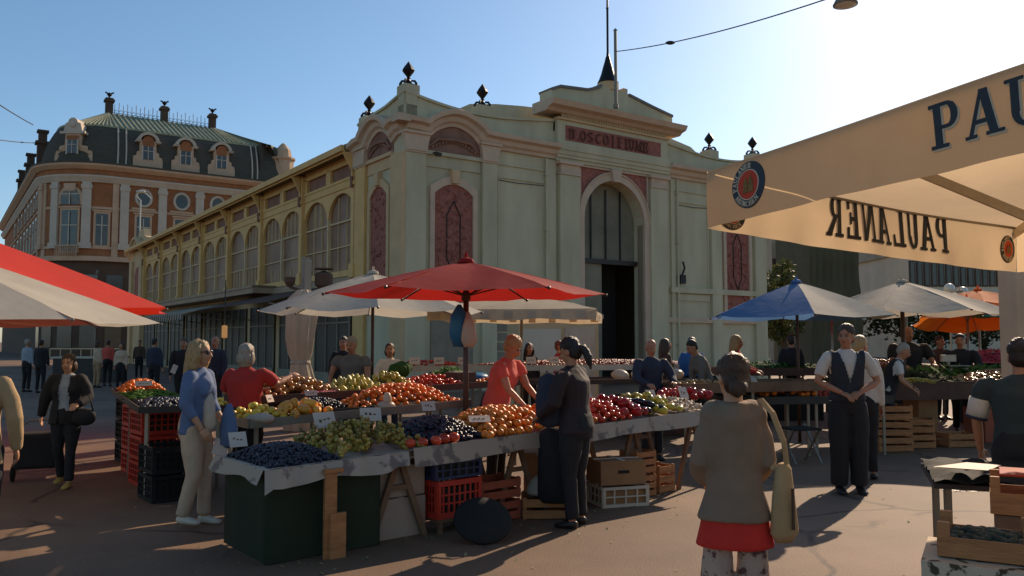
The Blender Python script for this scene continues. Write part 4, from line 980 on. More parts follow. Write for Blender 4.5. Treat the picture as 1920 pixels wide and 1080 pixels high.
FR['aubergine'] = fmesh('aubergine', ['f_aubergine', 'f_stem'], lambda m: (m.tube([(-.9, 0, -.05), (-.75, 0, 0), (-.4, 0, .05), (0, 0, .08), (.5, 0, .06), (.8, 0, 0)], [.05, .24, .32, .28, .2, .12], 12), setattr(m, 'cur', 1), m.tube([(.74, 0, .02), (.85, 0, 0), (1.05, 0, -.03)], [.15, .1, .03], 7)))
FR['pumpkin'] = fmesh('pumpkin', ['f_pumpkin', 'f_stem'], f_pep)
FR['garlic'] = fmesh('garlic_bulb', ['f_garlic'], lambda m: m.lathe([(.1, -.4), (.42, -.25), (.46, 0), (.25, .25), (.08, .45), (.05, .8)], n=9))
def f_bunch(m):
    rnd = random.Random(3)
    for i in range(46):
        t = rnd.random(); r_ = (1 - t * .75) * .36; a = rnd.uniform(0, 2 * PI)
        m.ell((math.cos(a) * r_ * rnd.uniform(.5, 1), math.sin(a) * r_ * rnd.uniform(.5, 1), .1 - t * .9 + .3), .105, 8, 5)
    m.cur = 1; m.tube([(0, 0, .3), (.03, 0, .6), (.12, 0, .7)], .025, 4)
FR['bunch'] = fmesh('grape_bunch', ['f_grape', 'f_stem'], f_bunch)
def f_cab(m):
    m.ell((0, 0, 0), (.46, .46, .42), 14, 9)
    for k in range(9):
        a = 2 * PI * k / 9; c = Vector((math.cos(a) * .3, math.sin(a) * .3, -.08 + .05 * (k % 3)))
        m.ell(c, (.30, .24, .34), 9, 6, Matrix.Rotation(a, 3, 'Z') @ Matrix.Rotation(R(35), 3, 'Y'))
    noisy(m, .25, 4)
FR['cabbage'] = fmesh('cabbage', ['f_green'], f_cab)
# ---------- frame of the long front stall
E1 = Vector((.771, .636, 0)); E2 = Vector((-.636, .771, 0)); F0 = Vector((-1.80, 6.12, 0)); SA = math.atan2(.636, .771)
def S(a, b, z=0): return F0 + E1 * a + E2 * b + Vector((0, 0, z))
def zt_(a): return .70 + .15 * max(0, min(a, 5.4)) / 5.2
def a_at(px, b):   # where the line b = const passes behind column px
    k = (px - 960) / F_PX / 1.002; o = F0 + E2 * b
    return (k * o.y - o.x) / (E1.x - k * E1.y)
def pile(kind, label, group, fn, a0, a1, b0, b1, n, size, zf, peak, cat, layers=2, seed=1, jitter=.5, flat=False, tilt=0., rotx=None, slope=0.):
    """individual fruits heaped on a patch of a table"""
    rnd = random.Random(seed); me = FR[kind]; name = me.name.split('.')[0]; placed = []
    ac, bc, ha, hb = (a0 + a1) / 2, (b0 + b1) / 2, (a1 - a0) / 2, (b1 - b0) / 2
    tries = 0; md = size * .80
    while len(placed) < n and tries < n * 60:
        tries += 1; a = rnd.uniform(a0, a1); b = rnd.uniform(b0, b1)
        da, db = (a - ac) / ha, (b - bc) / hb
        h = peak * max(0, 1 - abs(da) ** 2.6) * max(0, 1 - abs(db) ** 2.6) + slope * (b - b0)
        lay = rnd.choice([0] * 3 + [1] * (layers - 1)) if h > size * .7 else 0
        z = zf(a, b) + size * .42 + h - lay * size * .75
        if z < zf(a, b) + size * .4: z = zf(a, b) + size * .4
        p = fn(a, b, z)
        if any((p - q_).length_squared < md * md for q_ in placed): continue
        placed.append(p)
        s_ = size * rnd.uniform(.84, 1.14)
        if rotx is not None: rot = (rotx[0] + rnd.uniform(-.25, .25), rotx[1] + rnd.uniform(-.25, .25), rotx[2] + rnd.uniform(-.4, .4))
        else: rot = (rnd.uniform(-jitter, jitter), rnd.uniform(-jitter, jitter), rnd.uniform(0, 6.28))
        tag(link_mesh(name, me, p, rot, s_), label, cat, group)
    return placed
def stuff(name, label, fn, a0, a1, b0, b1, n, size, zf, peak, mat, cat, shape='ball', seed=1, mound=None, slope=0.):
    """produce too fine to count: one mesh of many small pieces over a mound"""
    rnd = random.Random(seed); m = MB(); ac, bc, ha, hb = (a0 + a1) / 2, (b0 + b1) / 2, (a1 - a0) / 2, (b1 - b0) / 2
    def h(a, b): return zf(a, b) + slope * (b - b0) + peak * max(0, 1 - abs((a - ac) / ha) ** 2.4) * max(0, 1 - abs((b - bc) / hb) ** 2.4)
    g = 10; vs = [fn(a0 + (a1 - a0) * i / g, b0 + (b1 - b0) * j / g, h(a0 + (a1 - a0) * i / g, b0 + (b1 - b0) * j / g) - size * .15) for i in range(g + 1) for j in range(g + 1)]
    m.add(vs, [(i * (g + 1) + j, i * (g + 1) + j + 1, (i + 1) * (g + 1) + j + 1, (i + 1) * (g + 1) + j) for i in range(g) for j in range(g)])
    m.smooth = True
    for _ in range(n):
        a = rnd.uniform(a0, a1); b = rnd.uniform(b0, b1); p = fn(a, b, h(a, b) + size * rnd.uniform(.05, .4)); t = rnd.uniform(0, PI)
        if shape == 'ball': m.ell(p, (size * .5, size * .5, size * .45), 7, 5)
        elif shape == 'plum': m.ell(p, (size * .7, size * .42, size * .4), 7, 5, Matrix.Rotation(t, 3, 'Z') @ Matrix.Rotation(rnd.uniform(-.5, .5), 3, 'Y'))
        elif shape == 'long':
            d = Vector((math.cos(t), math.sin(t), rnd.uniform(-.3, .3))) * size; m.tube([p - d, p + Vector((0, 0, size * .15)), p + d], [size * .1, size * .2, size * .06], 5)
        elif shape == 'leaf':
            d = Vector((math.cos(t), math.sin(t), rnd.uniform(.0, .8))) * size; e_ = d.cross(Vector((0, 0, 1))).normalized() * size * .35
            m.add([p - d, p + e_, p + d, p - e_], [(0, 1, 2, 3)])
    return tag(m.build(name, mat), label, cat, None, 'stuff')
def table_on(label, fn, a0, a1, b0, b1, zf, mat='wood_old', th=.03, legs=True, rim=.0, rimmat='tray_dark', cloth=None):
    o = fn((a0 + a1) / 2, (b0 + b1) / 2, 0); e = empty('stall_table', o, 0, label, 'table')
    g = lambda a, b, z: fn(a, b, z) - o
    def hexa(m, A0, A1, B0, B1, za, zb): m.add([g(A0, B0, zf(A0, B0) + za), g(A1, B0, zf(A1, B0) + za), g(A0, B1, zf(A0, B1) + za), g(A1, B1, zf(A1, B1) + za),
        g(A0, B0, zf(A0, B0) + zb), g(A1, B0, zf(A1, B0) + zb), g(A0, B1, zf(A0, B1) + zb), g(A1, B1, zf(A1, B1) + zb)], [(0, 2, 3, 1), (4, 5, 7, 6), (0, 1, 5, 4), (2, 6, 7, 3), (0, 4, 6, 2), (1, 3, 7, 5)])
    m = MB(); hexa(m, a0, a1, b0, b1, -th, 0); m.build('table_top', mat, e)
    if rim:
        for (A0, A1, B0, B1) in ((a0, a1, b0 - .015, b0), (a0, a1, b1, b1 + .015), (a0 - .015, a0, b0, b1), (a1, a1 + .015, b0, b1)):
            m = MB(); hexa(m, A0, A1, B0, B1, -th, rim); m.build('rim', rimmat, e)
    if legs:
        for A in (a0 + .1, (a0 + a1) / 2, a1 - .1) if a1 - a0 > 2 else (a0 + .08, a1 - .08):
            for B in (b0 + .08, b1 - .08):
                m = MB(); m.bar(g(A, B, 0), g(A, B, zf(A, B) - th), .035); m.build('leg', 'pole_metal', e)
    return e
zA = lambda a, b: zt_(a)
LEN = 5.35
e = table_on('long low front table of the fruit stall, draped with a stained pale oilcloth', S, 0, LEN, 0, .95, zA, th=.04, legs=False)
for A in (.35, 1.2, 2.5, 4.1, 5.1):
    for B in (.12, .85):
        g = lambda a, b, z: S(a, b, z) - S(LEN / 2, .475, 0)
        m = MB(); z1 = zt_(A) - .04; m.bar(g(A, B, z1), g(A - .26, B, 0), .035, .05); m.bar(g(A, B, z1), g(A + .26, B, 0), .035, .05)
        m.bar(g(A - .1, B, z1 * .62), g(A + .1, B, z1 * .62), .03, .04); m.build('trestle_leg', 'wood_old', e)
# oilcloth with a hanging, curling front edge
def cloth_strip(label, pts, drop, out, mat='oilcloth'):
    m = MB(); n = len(pts); rows = 5; vs = []
    for i, p in enumerate(pts):
        t = (pts[min(i + 1, n - 1)] - pts[max(i - 1, 0)]).normalized(); on = Vector((t.y, -t.x, 0))
        for j in range(rows + 1):
            w = j / rows; d = drop(i / (n - 1)) * w
            vs.append(p + on * (out * w + .012 * math.sin(i * 1.3) * w + .008) - Vector((0, 0, d)))
    m.add(vs, [(i * (rows + 1) + j, i * (rows + 1) + j + 1, (i + 1) * (rows + 1) + j + 1, (i + 1) * (rows + 1) + j) for i in range(n - 1) for j in range(rows)])
    return m
m = MB(); gA, gB = 40, 6
vs = [S(-.03 + (LEN + .05) * i / gA, -.02 + 1.0 * j / gB, zt_(LEN * i / gA) + .006 + .004 * math.sin(i * 2.1 + j)) for i in range(gA + 1) for j in range(gB + 1)]
m.add(vs, [(i * (gB + 1) + j, i * (gB + 1) + j + 1, (i + 1) * (gB + 1) + j + 1, (i + 1) * (gB + 1) + j) for i in range(gA) for j in range(gB)])
c1 = cloth_strip('', [S(-.03, .98 - 1.0 * k / 12, .71 + .006) for k in range(13)], lambda t: .10 + .02 * math.sin(t * 7), .05)
dz = lambda t: .125 + .02 * math.sin(t * 11) + (.05 if t < .03 else 0)
c2_ = cloth_strip('', [S(-.03 + 1.23 * k / 26, -.02 - .02 * math.sin(k), zt_(1.2 * k / 26) + .008) for k in range(27)], dz, .05)
c3 = cloth_strip('', [S(1.24 + (LEN - 1.22) * k / 46, -.035, zt_(1.24 + (LEN - 1.22) * k / 46) + .03) for k in range(47)], lambda t: .15 + .012 * math.sin(t * 17), .03)
for c_ in (c1, c2_, c3): m.add(c_.v, c_.f)
tag(m.build('oilcloth', 'oilcloth', smooth=True), 'pale stained oilcloth covering the long front table and hanging over its edge', 'tablecloth')
# dark green skirt closing off the left end
m = MB(); pts = [S(.02, .9), S(.02, .04), S(.98, .04), S(.98, .1)]; vs = []; fs = []
path = []
for k in range(3):
    for i in range(10): path.append(pts[k].lerp(pts[k + 1], i / 10))
path.append(pts[3]); n = len(path)
for i, p in enumerate(path):
    for j in range(7): vs.append(p + Vector((math.sin(i * 1.1) * .008, math.cos(i * 1.4) * .008, .68 * (1 - j / 6) + .01)))
m.add(vs, [(i * 7 + j, i * 7 + j + 1, (i + 1) * 7 + j + 1, (i + 1) * 7 + j) for i in range(n - 1) for j in range(6)])
tag(m.build('stall_skirt', 'cloth_darkgreen', smooth=True), 'dark green sheet closing off the left end of the front table', 'cloth')
# ---------- crates and boxes
def crate_wood(label, c, size, rz=0, slats=3, mat='wood_crate', group=None, post_up=.0, cat='crate', open_top=True):
    w, d, h = size; e = empty('wooden_crate', c, rz, label, cat, group)
    for sx in (-1, 1):
        for sy in (-1, 1): MB().cbox((sx * (w / 2 - .014), sy * (d / 2 - .014), (h + post_up) / 2), (.028, .028, h + post_up)).build('corner_post', mat, e, bevel=.002)
    sh = h / slats
    m = MB()
    for k in range(slats):
        z = sh * (k + .5)
        for sy in (-1, 1): m.cbox((0, sy * (d / 2 + .004), z), (w, .008, sh * .72))
    m.build('side_slats', mat, e)
    m = MB()
    for k in range(slats):
        for sx in (-1, 1): m.cbox((sx * (w / 2 + .004), 0, sh * (k + .5)), (.008, d - .002, sh * .72))
    m.build('end_slats', mat, e)
    MB().cbox((0, 0, .012), (w - .01, d - .01, .01)).build('bottom', mat, e)
    return e
def crate_plastic(label, c, size, rz=0, mat='plastic_red', rows=3, cols=7, group=None):
    w, d, h = size; e = empty('plastic_crate', c, rz, label, 'crate', group)
    for nm, ax in (('side_panel', 0), ('end_panel', 1)):
        for s_ in (-1, 1):
            m = MB(); L_ = w if ax == 0 else d; off = s_ * ((d if ax == 0 else w) / 2)
            def bx(a0, a1, z0, z1, t=.008):
                if ax == 0: m.box(a0, a1, off - t, off + t, z0, z1)
                else: m.box(off - t, off + t, a0, a1, z0, z1)
            bx(-L_ / 2, L_ / 2, 0, h * .16); bx(-L_ / 2, L_ / 2, h * .86, h, .012)
            bx(-L_ / 2, -L_ / 2 + .03, h * .16, h * .86, .010); bx(L_ / 2 - .03, L_ / 2, h * .16, h * .86, .010)
            for r_ in range(1, rows): bx(-L_ / 2 + .03, L_ / 2 - .03, h * (.16 + .7 * r_ / rows) - .007, h * (.16 + .7 * r_ / rows) + .007, .006)
            for k in range(1, cols): x = -L_ / 2 + L_ * k / cols; bx(x - .008, x + .008, h * .16, h * .86, .005)
            m.build(nm, mat, e)
    MB().cbox((0, 0, .012), (w, d, .014)).build('bottom', mat, e)
    MB().cbox((0, 0, h * .45), (w - .05, d - .05, h * .7)).build('filling', 'f_dark' if mat != 'plastic_white' else 'cardboard', e)
    return e
def carton(label, c, size, rz=0, mat='cardboard', flaps=True, name='cardboard_box', group=None):
    w, d, h = size; e = empty(name, c, rz, label, 'box', group)
    MB().cbox((0, 0, h / 2), (w, d, h)).build('body', mat, e, bevel=.006)
    m = MB(); m.cbox((0, 0, h + .004), (.05, d * .98, .004)) ; m.cbox((0, 0, h + .003), (w, .006, .01)); m.build('tape', 'paper_card', e)
    if flaps: MB().cbox((0, -d / 2 - .003, h * .55), (.12, .006, .03)).build('handle_slot', 'dark_void', e)
    return e
G = lambda px, py: atZ(px, py, 0)
rs = SA
p = S(.48, -.06); MB_ = MB()
m = MB(); m.cbox((0, 0, .33), (.10, .03, .66)); m.cbox((.05, -.03, .17), (.13, .03, .34)); m.cbox((.02, -.01, .66), (.16, .04, .03))
tag(m.build('wooden_prop', 'wood_crate', loc=p, rz=SA), 'orange wooden prop of two boards in front of the green sheet', 'prop')
carton('lower white foam box under the front table behind the trestle', S(1.26, .36), (.48, .4, .33), SA, 'foam_white', False, 'foam_box')
carton('upper white foam box stacked under the front table', S(1.26, .36, .34), (.46, .4, .26), SA, 'foam_white', False, 'foam_box')
e = empty('low_stool', S(1.76, .2), SA, 'small pale wooden stool carrying the red crate', 'stool')
MB().cbox((0, 0, .115), (.42, .34, .03)).build('seat', 'wood_old', e)
for sx in (-1, 1):
    for sy in (-1, 1): MB().cbox((sx * .18, sy * .14, .05), (.035, .035, .1)).build('leg', 'wood_old', e)
crate_plastic('bright red plastic crate on the low stool under the front table', S(1.76, .2, .13), (.46, .36, .32), SA, 'plastic_red', 3, 8)
crate_plastic('dark blue plastic crate on top of the bright red crate', S(1.76, .22, .46), (.50, .36, .15), SA, 'plastic_blue', 2, 6)
crate_wood('lower reddish wooden crate right of the red plastic crate', S(2.28, .25), (.46, .32, .19), SA, 2, 'wood_red')
crate_wood('upper reddish wooden crate right of the red plastic crate', S(2.28, .25, .20), (.46, .32, .19), SA, 2, 'wood_red')
crate_wood('squat orange wooden crate covered with a grey sack', S(2.78, .05), (.42, .38, .2), SA - R(38), 2, 'wood_crate')
m = MB(); m.smooth = True; m.ell((0, 0, .26), (.20, .18, .10), 12, 8); noisy(m, .25, 6); tag(m.build('sack', 'cloth_grey', loc=S(2.78, .05), rz=.3), 'rumpled grey sack lying on the squat orange crate', 'sack')
p = G(1154, 932)
crate_plastic('white plastic crate with slotted sides under a cardboard box', S(3.75, .02), (.5, .4, .2), SA - R(22), 'plastic_white', 2, 4)
carton('brown cardboard box on the white plastic crate', S(3.75, .04, .21), (.5, .38, .24), SA - R(22))
carton('large brown cardboard box behind the white plastic crate', S(3.4, .6, 0), (.5, .4, .48), SA)
crate_wood('upper slatted crate of the stack right of the cardboard box', S(4.22, .16, .25), (.3, .24, .24), SA, 3)
crate_wood('lower slatted crate of the stack right of the cardboard box', S(4.22, .16), (.3, .24, .24), SA, 3)
crate_wood('small slatted crate at the right end under the front table', S(4.6, .2), (.26, .24, .30), SA, 3)
# round black lid leaning on the ground before the table
m = MB(); m.lathe([(.02, -.05), (.15, -.05), (.235, -.02), (.245, .0), (.235, .03), (.12, .07), (.03, .08)], (0, 0, 0), 28)
p = G(905, 1015); o = m.build('black_bundle', 'plastic_black', smooth=True, loc=(p.x, p.y, .17)); o.rotation_euler = (R(52), R(4), R(8)); o.scale = (1, .86, .55)
tag(o, 'round black rubber bucket lid propped up on the asphalt before the front table', 'lid')
# ---------- goods on the front table
fzA = lambda a, b: zt_(a) + .012
stuff('dark_grapes', 'heap of small blue black grapes at the left corner of the front table', S, .03, .62, .03, .92, 900, .026, fzA, .10, 'f_plum', 'grapes', 'ball', 3)
pile('bunch', 'yellow green grape bunch in the heap on the left of the front table', 'grape bunches on the front table', S, .56, 1.38, .06, .9, 84, .17, lambda a, b: fzA(a, b) - .03, .13, 'grapes', 2, 5, .9)
pile('tomato', 'large red tomato in the row along the edge of the front table', 'big tomatoes along the edge', S, 1.26, 1.78, .03, .10, 5, .105, fzA, .0, 'tomato', 1, 4, .2)
stuff('dark_plums', 'slanting heap of shiny elongated dark plums on the front table', S, 1.42, 2.18, .13, .93, 620, .045, fzA, .17, 'f_plum', 'plums', 'plum', 8)
pile('orange', 'orange in the glossy heap beside the dark plums', 'oranges heaped on the front table', S, 2.1, 3.0, .04, .93, 220, .074, fzA, .18, 'orange', 2, 9)
pile('persimmon', 'red orange persimmon in the heap in front of the coral shirt seller', 'persimmons on the front table', S, 2.9, 3.6, .1, .95, 110, .07, fzA, .15, 'fruit', 2, 19)
pile('tomato', 'small red tomato in the heap right of the dark coated shopper', 'tomatoes right of the shopper', S, 3.6, 4.02, .05, .9, 90, .07, fzA, .16, 'tomato', 2, 12)
pile('pepper', 'shiny red pepper on the front table between tomatoes and aubergines', 'red peppers on the front table', S, 3.88, 4.3, .05, .85, 44, .11, fzA, .14, 'pepper', 2, 13, 1.6)
pile('aubergine', 'glossy black aubergine beside the red peppers', 'aubergines on the front table', S, 4.2, 4.58, .12, .9, 16, .13, fzA, .10, 'aubergine', 2, 14, .2, rotx=(0, .1, SA + 1.7))
pile('yellow_pepper', 'yellow green pepper near the right end of the front table', 'yellow peppers on the front table', S, 4.42, 4.86, .08, .95, 56, .10, fzA, .14, 'pepper', 2, 15, 1.6)
pile('garlic', 'pale garlic bulb in the heap at the right end of the front table', 'garlic on the front table', S, 4.8, 5.32, .08, .95, 120, .062, fzA, .10, 'garlic', 2, 16, 1.2)
def card(label, p, rz, w=.2, h=.14, tilt=R(25), group=None, mat='paper_card'):
    e = empty('price_card', p, rz, label, 'price card', group); c_ = Matrix.Rotation(-tilt, 3, 'X')
    MB().cbox((0, 0, h / 2), (w, .004, h), 0, c_).build('card', mat, e)
    m = MB(); rr_ = random.Random(int(p[0] * 99 + 999))
    for k in range(3): m.cbox(c_ @ Vector((-w * .22 + k * w * .2, -.004, h * .08 * rr_.uniform(-1, 1))) + Vector((0, 0, h / 2)), (w * .11, .002, h * rr_.uniform(.08, .2)), 0, c_)
    m.cbox((0, .03, -.08), (.006, .006, .2)); m.build('stick_and_print', 'wood_old', e)
    return e
card('blank looking price card standing behind the green grapes', S(.95, .98, zt_(.9) + .14), SA + .1, .22, .15)
card('price card at the left end of the front table behind the dark grapes', S(.15, .97, zt_(.1) + .06), SA, .15, .13)
card('price card propped on the dark plums', S(1.42, .98, zt_(1.4) + .16), SA - .3, .2, .13)
card('white price card lying at the right side of the plums', S(2.15, .25, zt_(2.2) + .12), SA - .5, .2, .10, R(60))
card('small price card on the oranges side of the plums', S(2.05, .95, zt_(2.2) + .2), SA - .2, .14, .10)
card('price card behind the yellow peppers', S(4.25, 1.0, zt_(4.5) + .15), SA, .2, .15)
card('price card among the garlic', S(4.95, .6, zt_(5) + .12), SA - .2, .13, .12)
card('price card at the far right end of the front table', S(5.3, .4, zt_(5) + .12), SA - .2, .12, .15)
# ---------- second and third tier behind
z2 = lambda a, b: .86 + .03 * a
table_on('second row table of the fruit stall with a thin metal edge', S, .5, 3.05, 1.6, 2.4, z2, 'tray_dark', .03, True, .05, 'pole_metal')
g2 = lambda a, b: z2(a, b) + .005
pile('lemon', 'yellow lemon in the small heap at the left of the second row', 'lemons in the second row', S, .55, .86, 1.65, 2.3, 28, .085, g2, .10, 'lemon', 2, 21)
pile('pumpkin', 'orange yellow squash at the left front of the second row', 'squashes in the second row', S, .85, 1.35, 1.63, 1.95, 22, .12, g2, .09, 'squash', 2, 22, 1.6)
stuff('dark_grapes', 'heap of dark grapes behind the squashes in the second row', S, 1.05, 1.8, 2.0, 2.38, 420, .035, g2, .13, 'f_plum', 'grapes', 'ball', 23)
e = crate_wood('open dark fruit tray in the middle of the second row', S(1.62, 1.85, .92), (.45, .4, .07), SA, 1, 'tray_dark')
m = MB(); m.smooth = True; m.ell((0, 0, 0), (.1, .07, .05), 10, 7); m.ell((.02, 0, .07), (.05, .05, .07), 8, 6); noisy(m, .3, 9); tag(m.build('plastic_bag', 'bag_white', loc=S(2.0, 1.68, .98), rz=.4), 'crumpled small white bag on the edge of the second row', 'bag')
m = MB(); m.smooth = True; m.ell((0, 0, 0), (.14, .08, .05), 10, 7); noisy(m, .3, 9); tag(m.build('plastic_bag', 'bag_white', loc=S(.62, 1.62, .93), rz=.4), 'crumpled white bag beside the lemons', 'bag')
pile('mandarin', 'mandarin in the tall orange heap left of the umbrella pole', 'mandarins in the second row', S, 1.75, 3.0, 1.75, 2.4, 190, .062, g2, .20, 'mandarin', 2, 24)
card('white price card on the dark grapes of the second row', S(1.45, 2.3, 1.07), SA, .14, .06)
card('tilted white price card at the left of the second row grapes', S(.95, 2.2, 1.03), SA + .5, .1, .08)
z3 = lambda a, b: 1.0 + .02 * a
table_on('third row table at the back of the fruit stall', S, .9, 4.7, 2.6, 3.3, z3, 'tray_dark', .03, True, .05, 'cloth_brown')
g3 = lambda a, b: z3(a, b) + .005
pile('apple', 'mottled apple in the heap at the left of the back row', 'apples in the back row', S, 1.1, 2.0, 2.75, 3.25, 95, .075, g3, .16, 'apple', 2, 31)
stuff('radishes', 'heap of pink red radishes in front of the apples', S, 1.5, 2.0, 2.62, 2.76, 120, .04, g3, .03, 'f_pink', 'radishes', 'ball', 32)
pile('pear', 'green yellow pear in the middle of the back row', 'pears in the back row', S, 2.02, 2.55, 2.65, 3.2, 52, .085, g3, .13, 'pear', 2, 33)
pile('yellow_pepper', 'yellow quince right of the thin brown pole', 'quinces in the back row', S, 2.55, 3.0, 2.7, 3.25, 40, .08, g3, .16, 'quince', 2, 34, 1.5)
pile('tomato', 'small red tomato at the right of the back row', 'tomatoes in the back row', S, 3.0, 3.75, 2.65, 3.2, 80, .06, g3, .12, 'tomato', 2, 35)
carton('reddish cardboard box behind the umbrella pole', S(3.85, 2.9, 1.09), (.3, .3, .16), SA, 'cloth_brown', False)
o = link_mesh('cabbage', FR['cabbage'], S(3.3, 3.5, 1.28), (0, 0, 1), .26); tag(o, 'round green cabbage standing at the back of the stall', 'cabbage')
table_on('narrow raised shelf behind the back row', S, 2.6, 5.2, 3.35, 3.75, lambda a, b: 1.15, 'cloth_brown', .03)
stuff('salad_leaves', 'bright green salad leaves in a blue bag at the back shelf', S, 3.9, 4.4, 3.4, 3.7, 160, .07, lambda a, b: 1.15, .10, 'f_green', 'salad', 'leaf', 36)
m = MB(); m.smooth = True; m.ell((0, 0, 0), (.22, .12, .07), 12, 8); noisy(m, .35, 7); tag(m.build('plastic_bag', 'plastic_bag_blue', loc=S(4.35, 3.2, 1.16), rz=.6), 'light blue plastic bag lying at the back row behind the coral shirt seller', 'bag')
pile('mandarin', 'mandarin in the small heap behind the umbrella pole', 'mandarins behind the pole', S, 4.0, 4.6, 2.65, 2.85, 22, .06, g3, .05, 'mandarin', 1, 37)
# bags hanging on the main umbrella pole
m = MB(); m.smooth = True; m.tube([(0, 0, .02), (0, 0, -.1), (0, 0, -.3), (0, 0, -.42)], [(.02, .015), (.09, .05), (.11, .07), (.06, .03)], 14); noisy(m, .12, 14)
tag(m.build('hanging_bag', 'plastic_bag_blue', loc=(-.56, 8.70, 2.02)), 'bright blue plastic bag hanging from the middle umbrella pole', 'bag')
m = MB(); m.smooth = True; m.tube([(0, 0, .1), (.01, 0, -.05), (.01, 0, -.2), (0, 0, -.27)], [(.012, .01), (.07, .04), (.09, .06), (.05, .03)], 12); noisy(m, .2, 16)
tag(m.build('hanging_bag', 'bag_white', loc=(-.46, 8.62, 1.86)), 'small whitish bag hanging beside the blue bag on the umbrella pole', 'bag')
# ---------- left wing of the stall with black and red crates
def Wf(a, b, z=0): return Vector((-3.72, 8.35, 0)) + Vector((-.497, .868, 0)) * a + Vector((.868, .497, 0)) * b + Vector((0, 0, z))   # a runs away from the camera, b to the right
zl = lambda a, b: .93
table_on('left side table carried by stacks of red and black crates', Wf, .3, 4.1, .0, .62, zl, 'tray_dark', .03, True, .04)
for i, (a, mt, nm) in enumerate(((.35, 'plastic_black', 'black'), (1.45, 'plastic_red', 'red'), (2.45, 'plastic_red', 'red'), (3.5, 'plastic_black', 'black'))):
    for k in range(3 if i else 2):
        crate_plastic(f"{nm} plastic crate, {('bottom', 'middle', 'top')[k]} of the {('nearest black stack', 'nearer red stack', 'farther red stack', 'farthest black stack')[i]} at the left table",
                      Wf(a, .28, .29 * k), (.5, .42, .27), SA + PI / 2, mt, 3, 6)
gl = lambda a, b: .94
pile('nectarine', 'shiny orange nectarine heaped at the far end of the left table', 'nectarines on the left table', Wf, 2.9, 4.0, .05, .58, 110, .06, gl, .14, 'nectarine', 2, 41)
stuff('green_beans', 'flat heap of green beans on the left table before the nectarines', Wf, 1.6, 2.8, .03, .58, 320, .07, gl, .06, 'f_green', 'beans', 'long', 42)
stuff('dark_figs', 'heap of dark figs at the near end of the left table', Wf, .35, 1.5, .03, .58, 300, .05, gl, .05, 'f_plum', 'figs', 'ball', 43)
card('pinkish price card stuck in the nectarines of the left table', Wf(3.0, .3, 1.05), SA, .22, .07)
N1 = lambda a, b, z=0: Vector((-3.35 + a * math.cos(SA) - b * math.sin(SA), 9.3 + a * math.sin(SA) + b * math.cos(SA), z))
table_on('small table behind the red shirted woman', N1, 0, 1.5, 0, .55, lambda a, b: .88, 'tray_dark', .03, True, .05, 'cloth_brown')
pile('lemon', 'yellow banana pepper on the small table behind the red shirted woman', 'yellow peppers on the small table', N1, .02, .5, .05, .5, 30, .08, lambda a, b: .89, .05, 'pepper', 1, 45)
pile('tomato', 'red tomato on the small table behind the red shirted woman', 'tomatoes on the small table', N1, .95, 1.45, .05, .5, 34, .07, lambda a, b: .89, .1, 'tomato', 2, 46)
stuff('dark_grapes', 'heap of dark grapes at the middle of the small back table', N1, .52, .92, .05, .5, 160, .035, lambda a, b: .89, .1, 'f_plum', 'grapes', 'ball', 47)
# ---------- the row of stalls further back and to the right
def flatz(z): return lambda a, b: z
def T_(o, ang):
    o = Vector(o); ca, sa = math.cos(ang), math.sin(ang)
    return lambda a, b, z=0: Vector((o.x + a * ca - b * sa, o.y + a * sa + b * ca, z))
# tiered berry stand before the portal
B1 = T_((-1.0, 13.9, 0), R(12))
table_on('stepped stall before the portal, upper shelf with berries', B1, -1.0, 4.9, .45, 1.3, flatz(1.18), 'wood_old', .05, True, .05, 'plastic_white')
table_on('stepped stall before the portal, lower brown shelf', B1, .3, 4.6, -.5, .4, flatz(.98), 'wood_old', .05, True, .03, 'cloth_brown')
stuff('berries', 'long heap of red berries and radishes on the shelf before the portal', B1, .6, 4.8, .5, 1.1, 1500, .06, flatz(1.2), .08, 'f_berry', 'berries', 'ball', 51)
for k in range(5): card(('first', 'second', 'third', 'fourth', 'fifth')[k] + ' price card from the left on the berry stall', B1(-.6 + k * .42 + (.8 if k > 2 else 0), .42, 1.25), R(12), .18, .13)
for k in range(4):
    m = MB(); m.smooth = True; m.ell((0, 0, 0), (.16, .12, .1), 10, 7); noisy(m, .35, 7 + k)
    tag(m.build('plastic_bag', 'bag_white', loc=B1(2.9 + k * .33, -.2, 1.07), rz=k), ('first', 'second', 'third', 'last')[k] + ' of the crumpled pale bags on the lower shelf right of the shopper', 'bag')
pile('tomato', 'small tomato in the box at the left of the stepped stall', 'tomatoes of the stepped stall', B1, -.9, .2, .5, 1.1, 60, .07, flatz(1.2), .07, 'tomato', 1, 52)
carton('low brown box beneath the stepped stall', B1(1.4, -.2, 0), (1.0, .5, .55), R(12), 'cloth_brown', False)
carton('tall dark box beneath the stepped stall near the portal', B1(3.6, .1, 0), (1.2, .6, .7), R(12), 'cloth_brown', False)
# pale wooden kiosk beside the portal
k0 = T_((.15, 19.8, 0), R(10)); e = empty('kiosk', k0(0, 0), R(10), 'pale panelled kiosk between the stalls and the arched portal', 'kiosk')
MB().box(0, 2.0, 0, 1.6, 0, 2.2).build('body', 'stucco_cream', e); MB().box(-.1, 2.1, -.1, 1.7, 2.2, 2.3).build('roof', 'trim_pink', e)
m = MB(); m.box(1.15, 1.9, -.03, 0, .1, 2.0); m.box(1.25, 1.8, -.05, -.03, 1.1, 1.85); m.box(1.25, 1.8, -.05, -.03, .2, 1.0); m.build('door', 'trim_pink', e)
MB().box(.1, 1.05, -.03, 0, .9, 1.95).build('window', 'wall_pale', e)
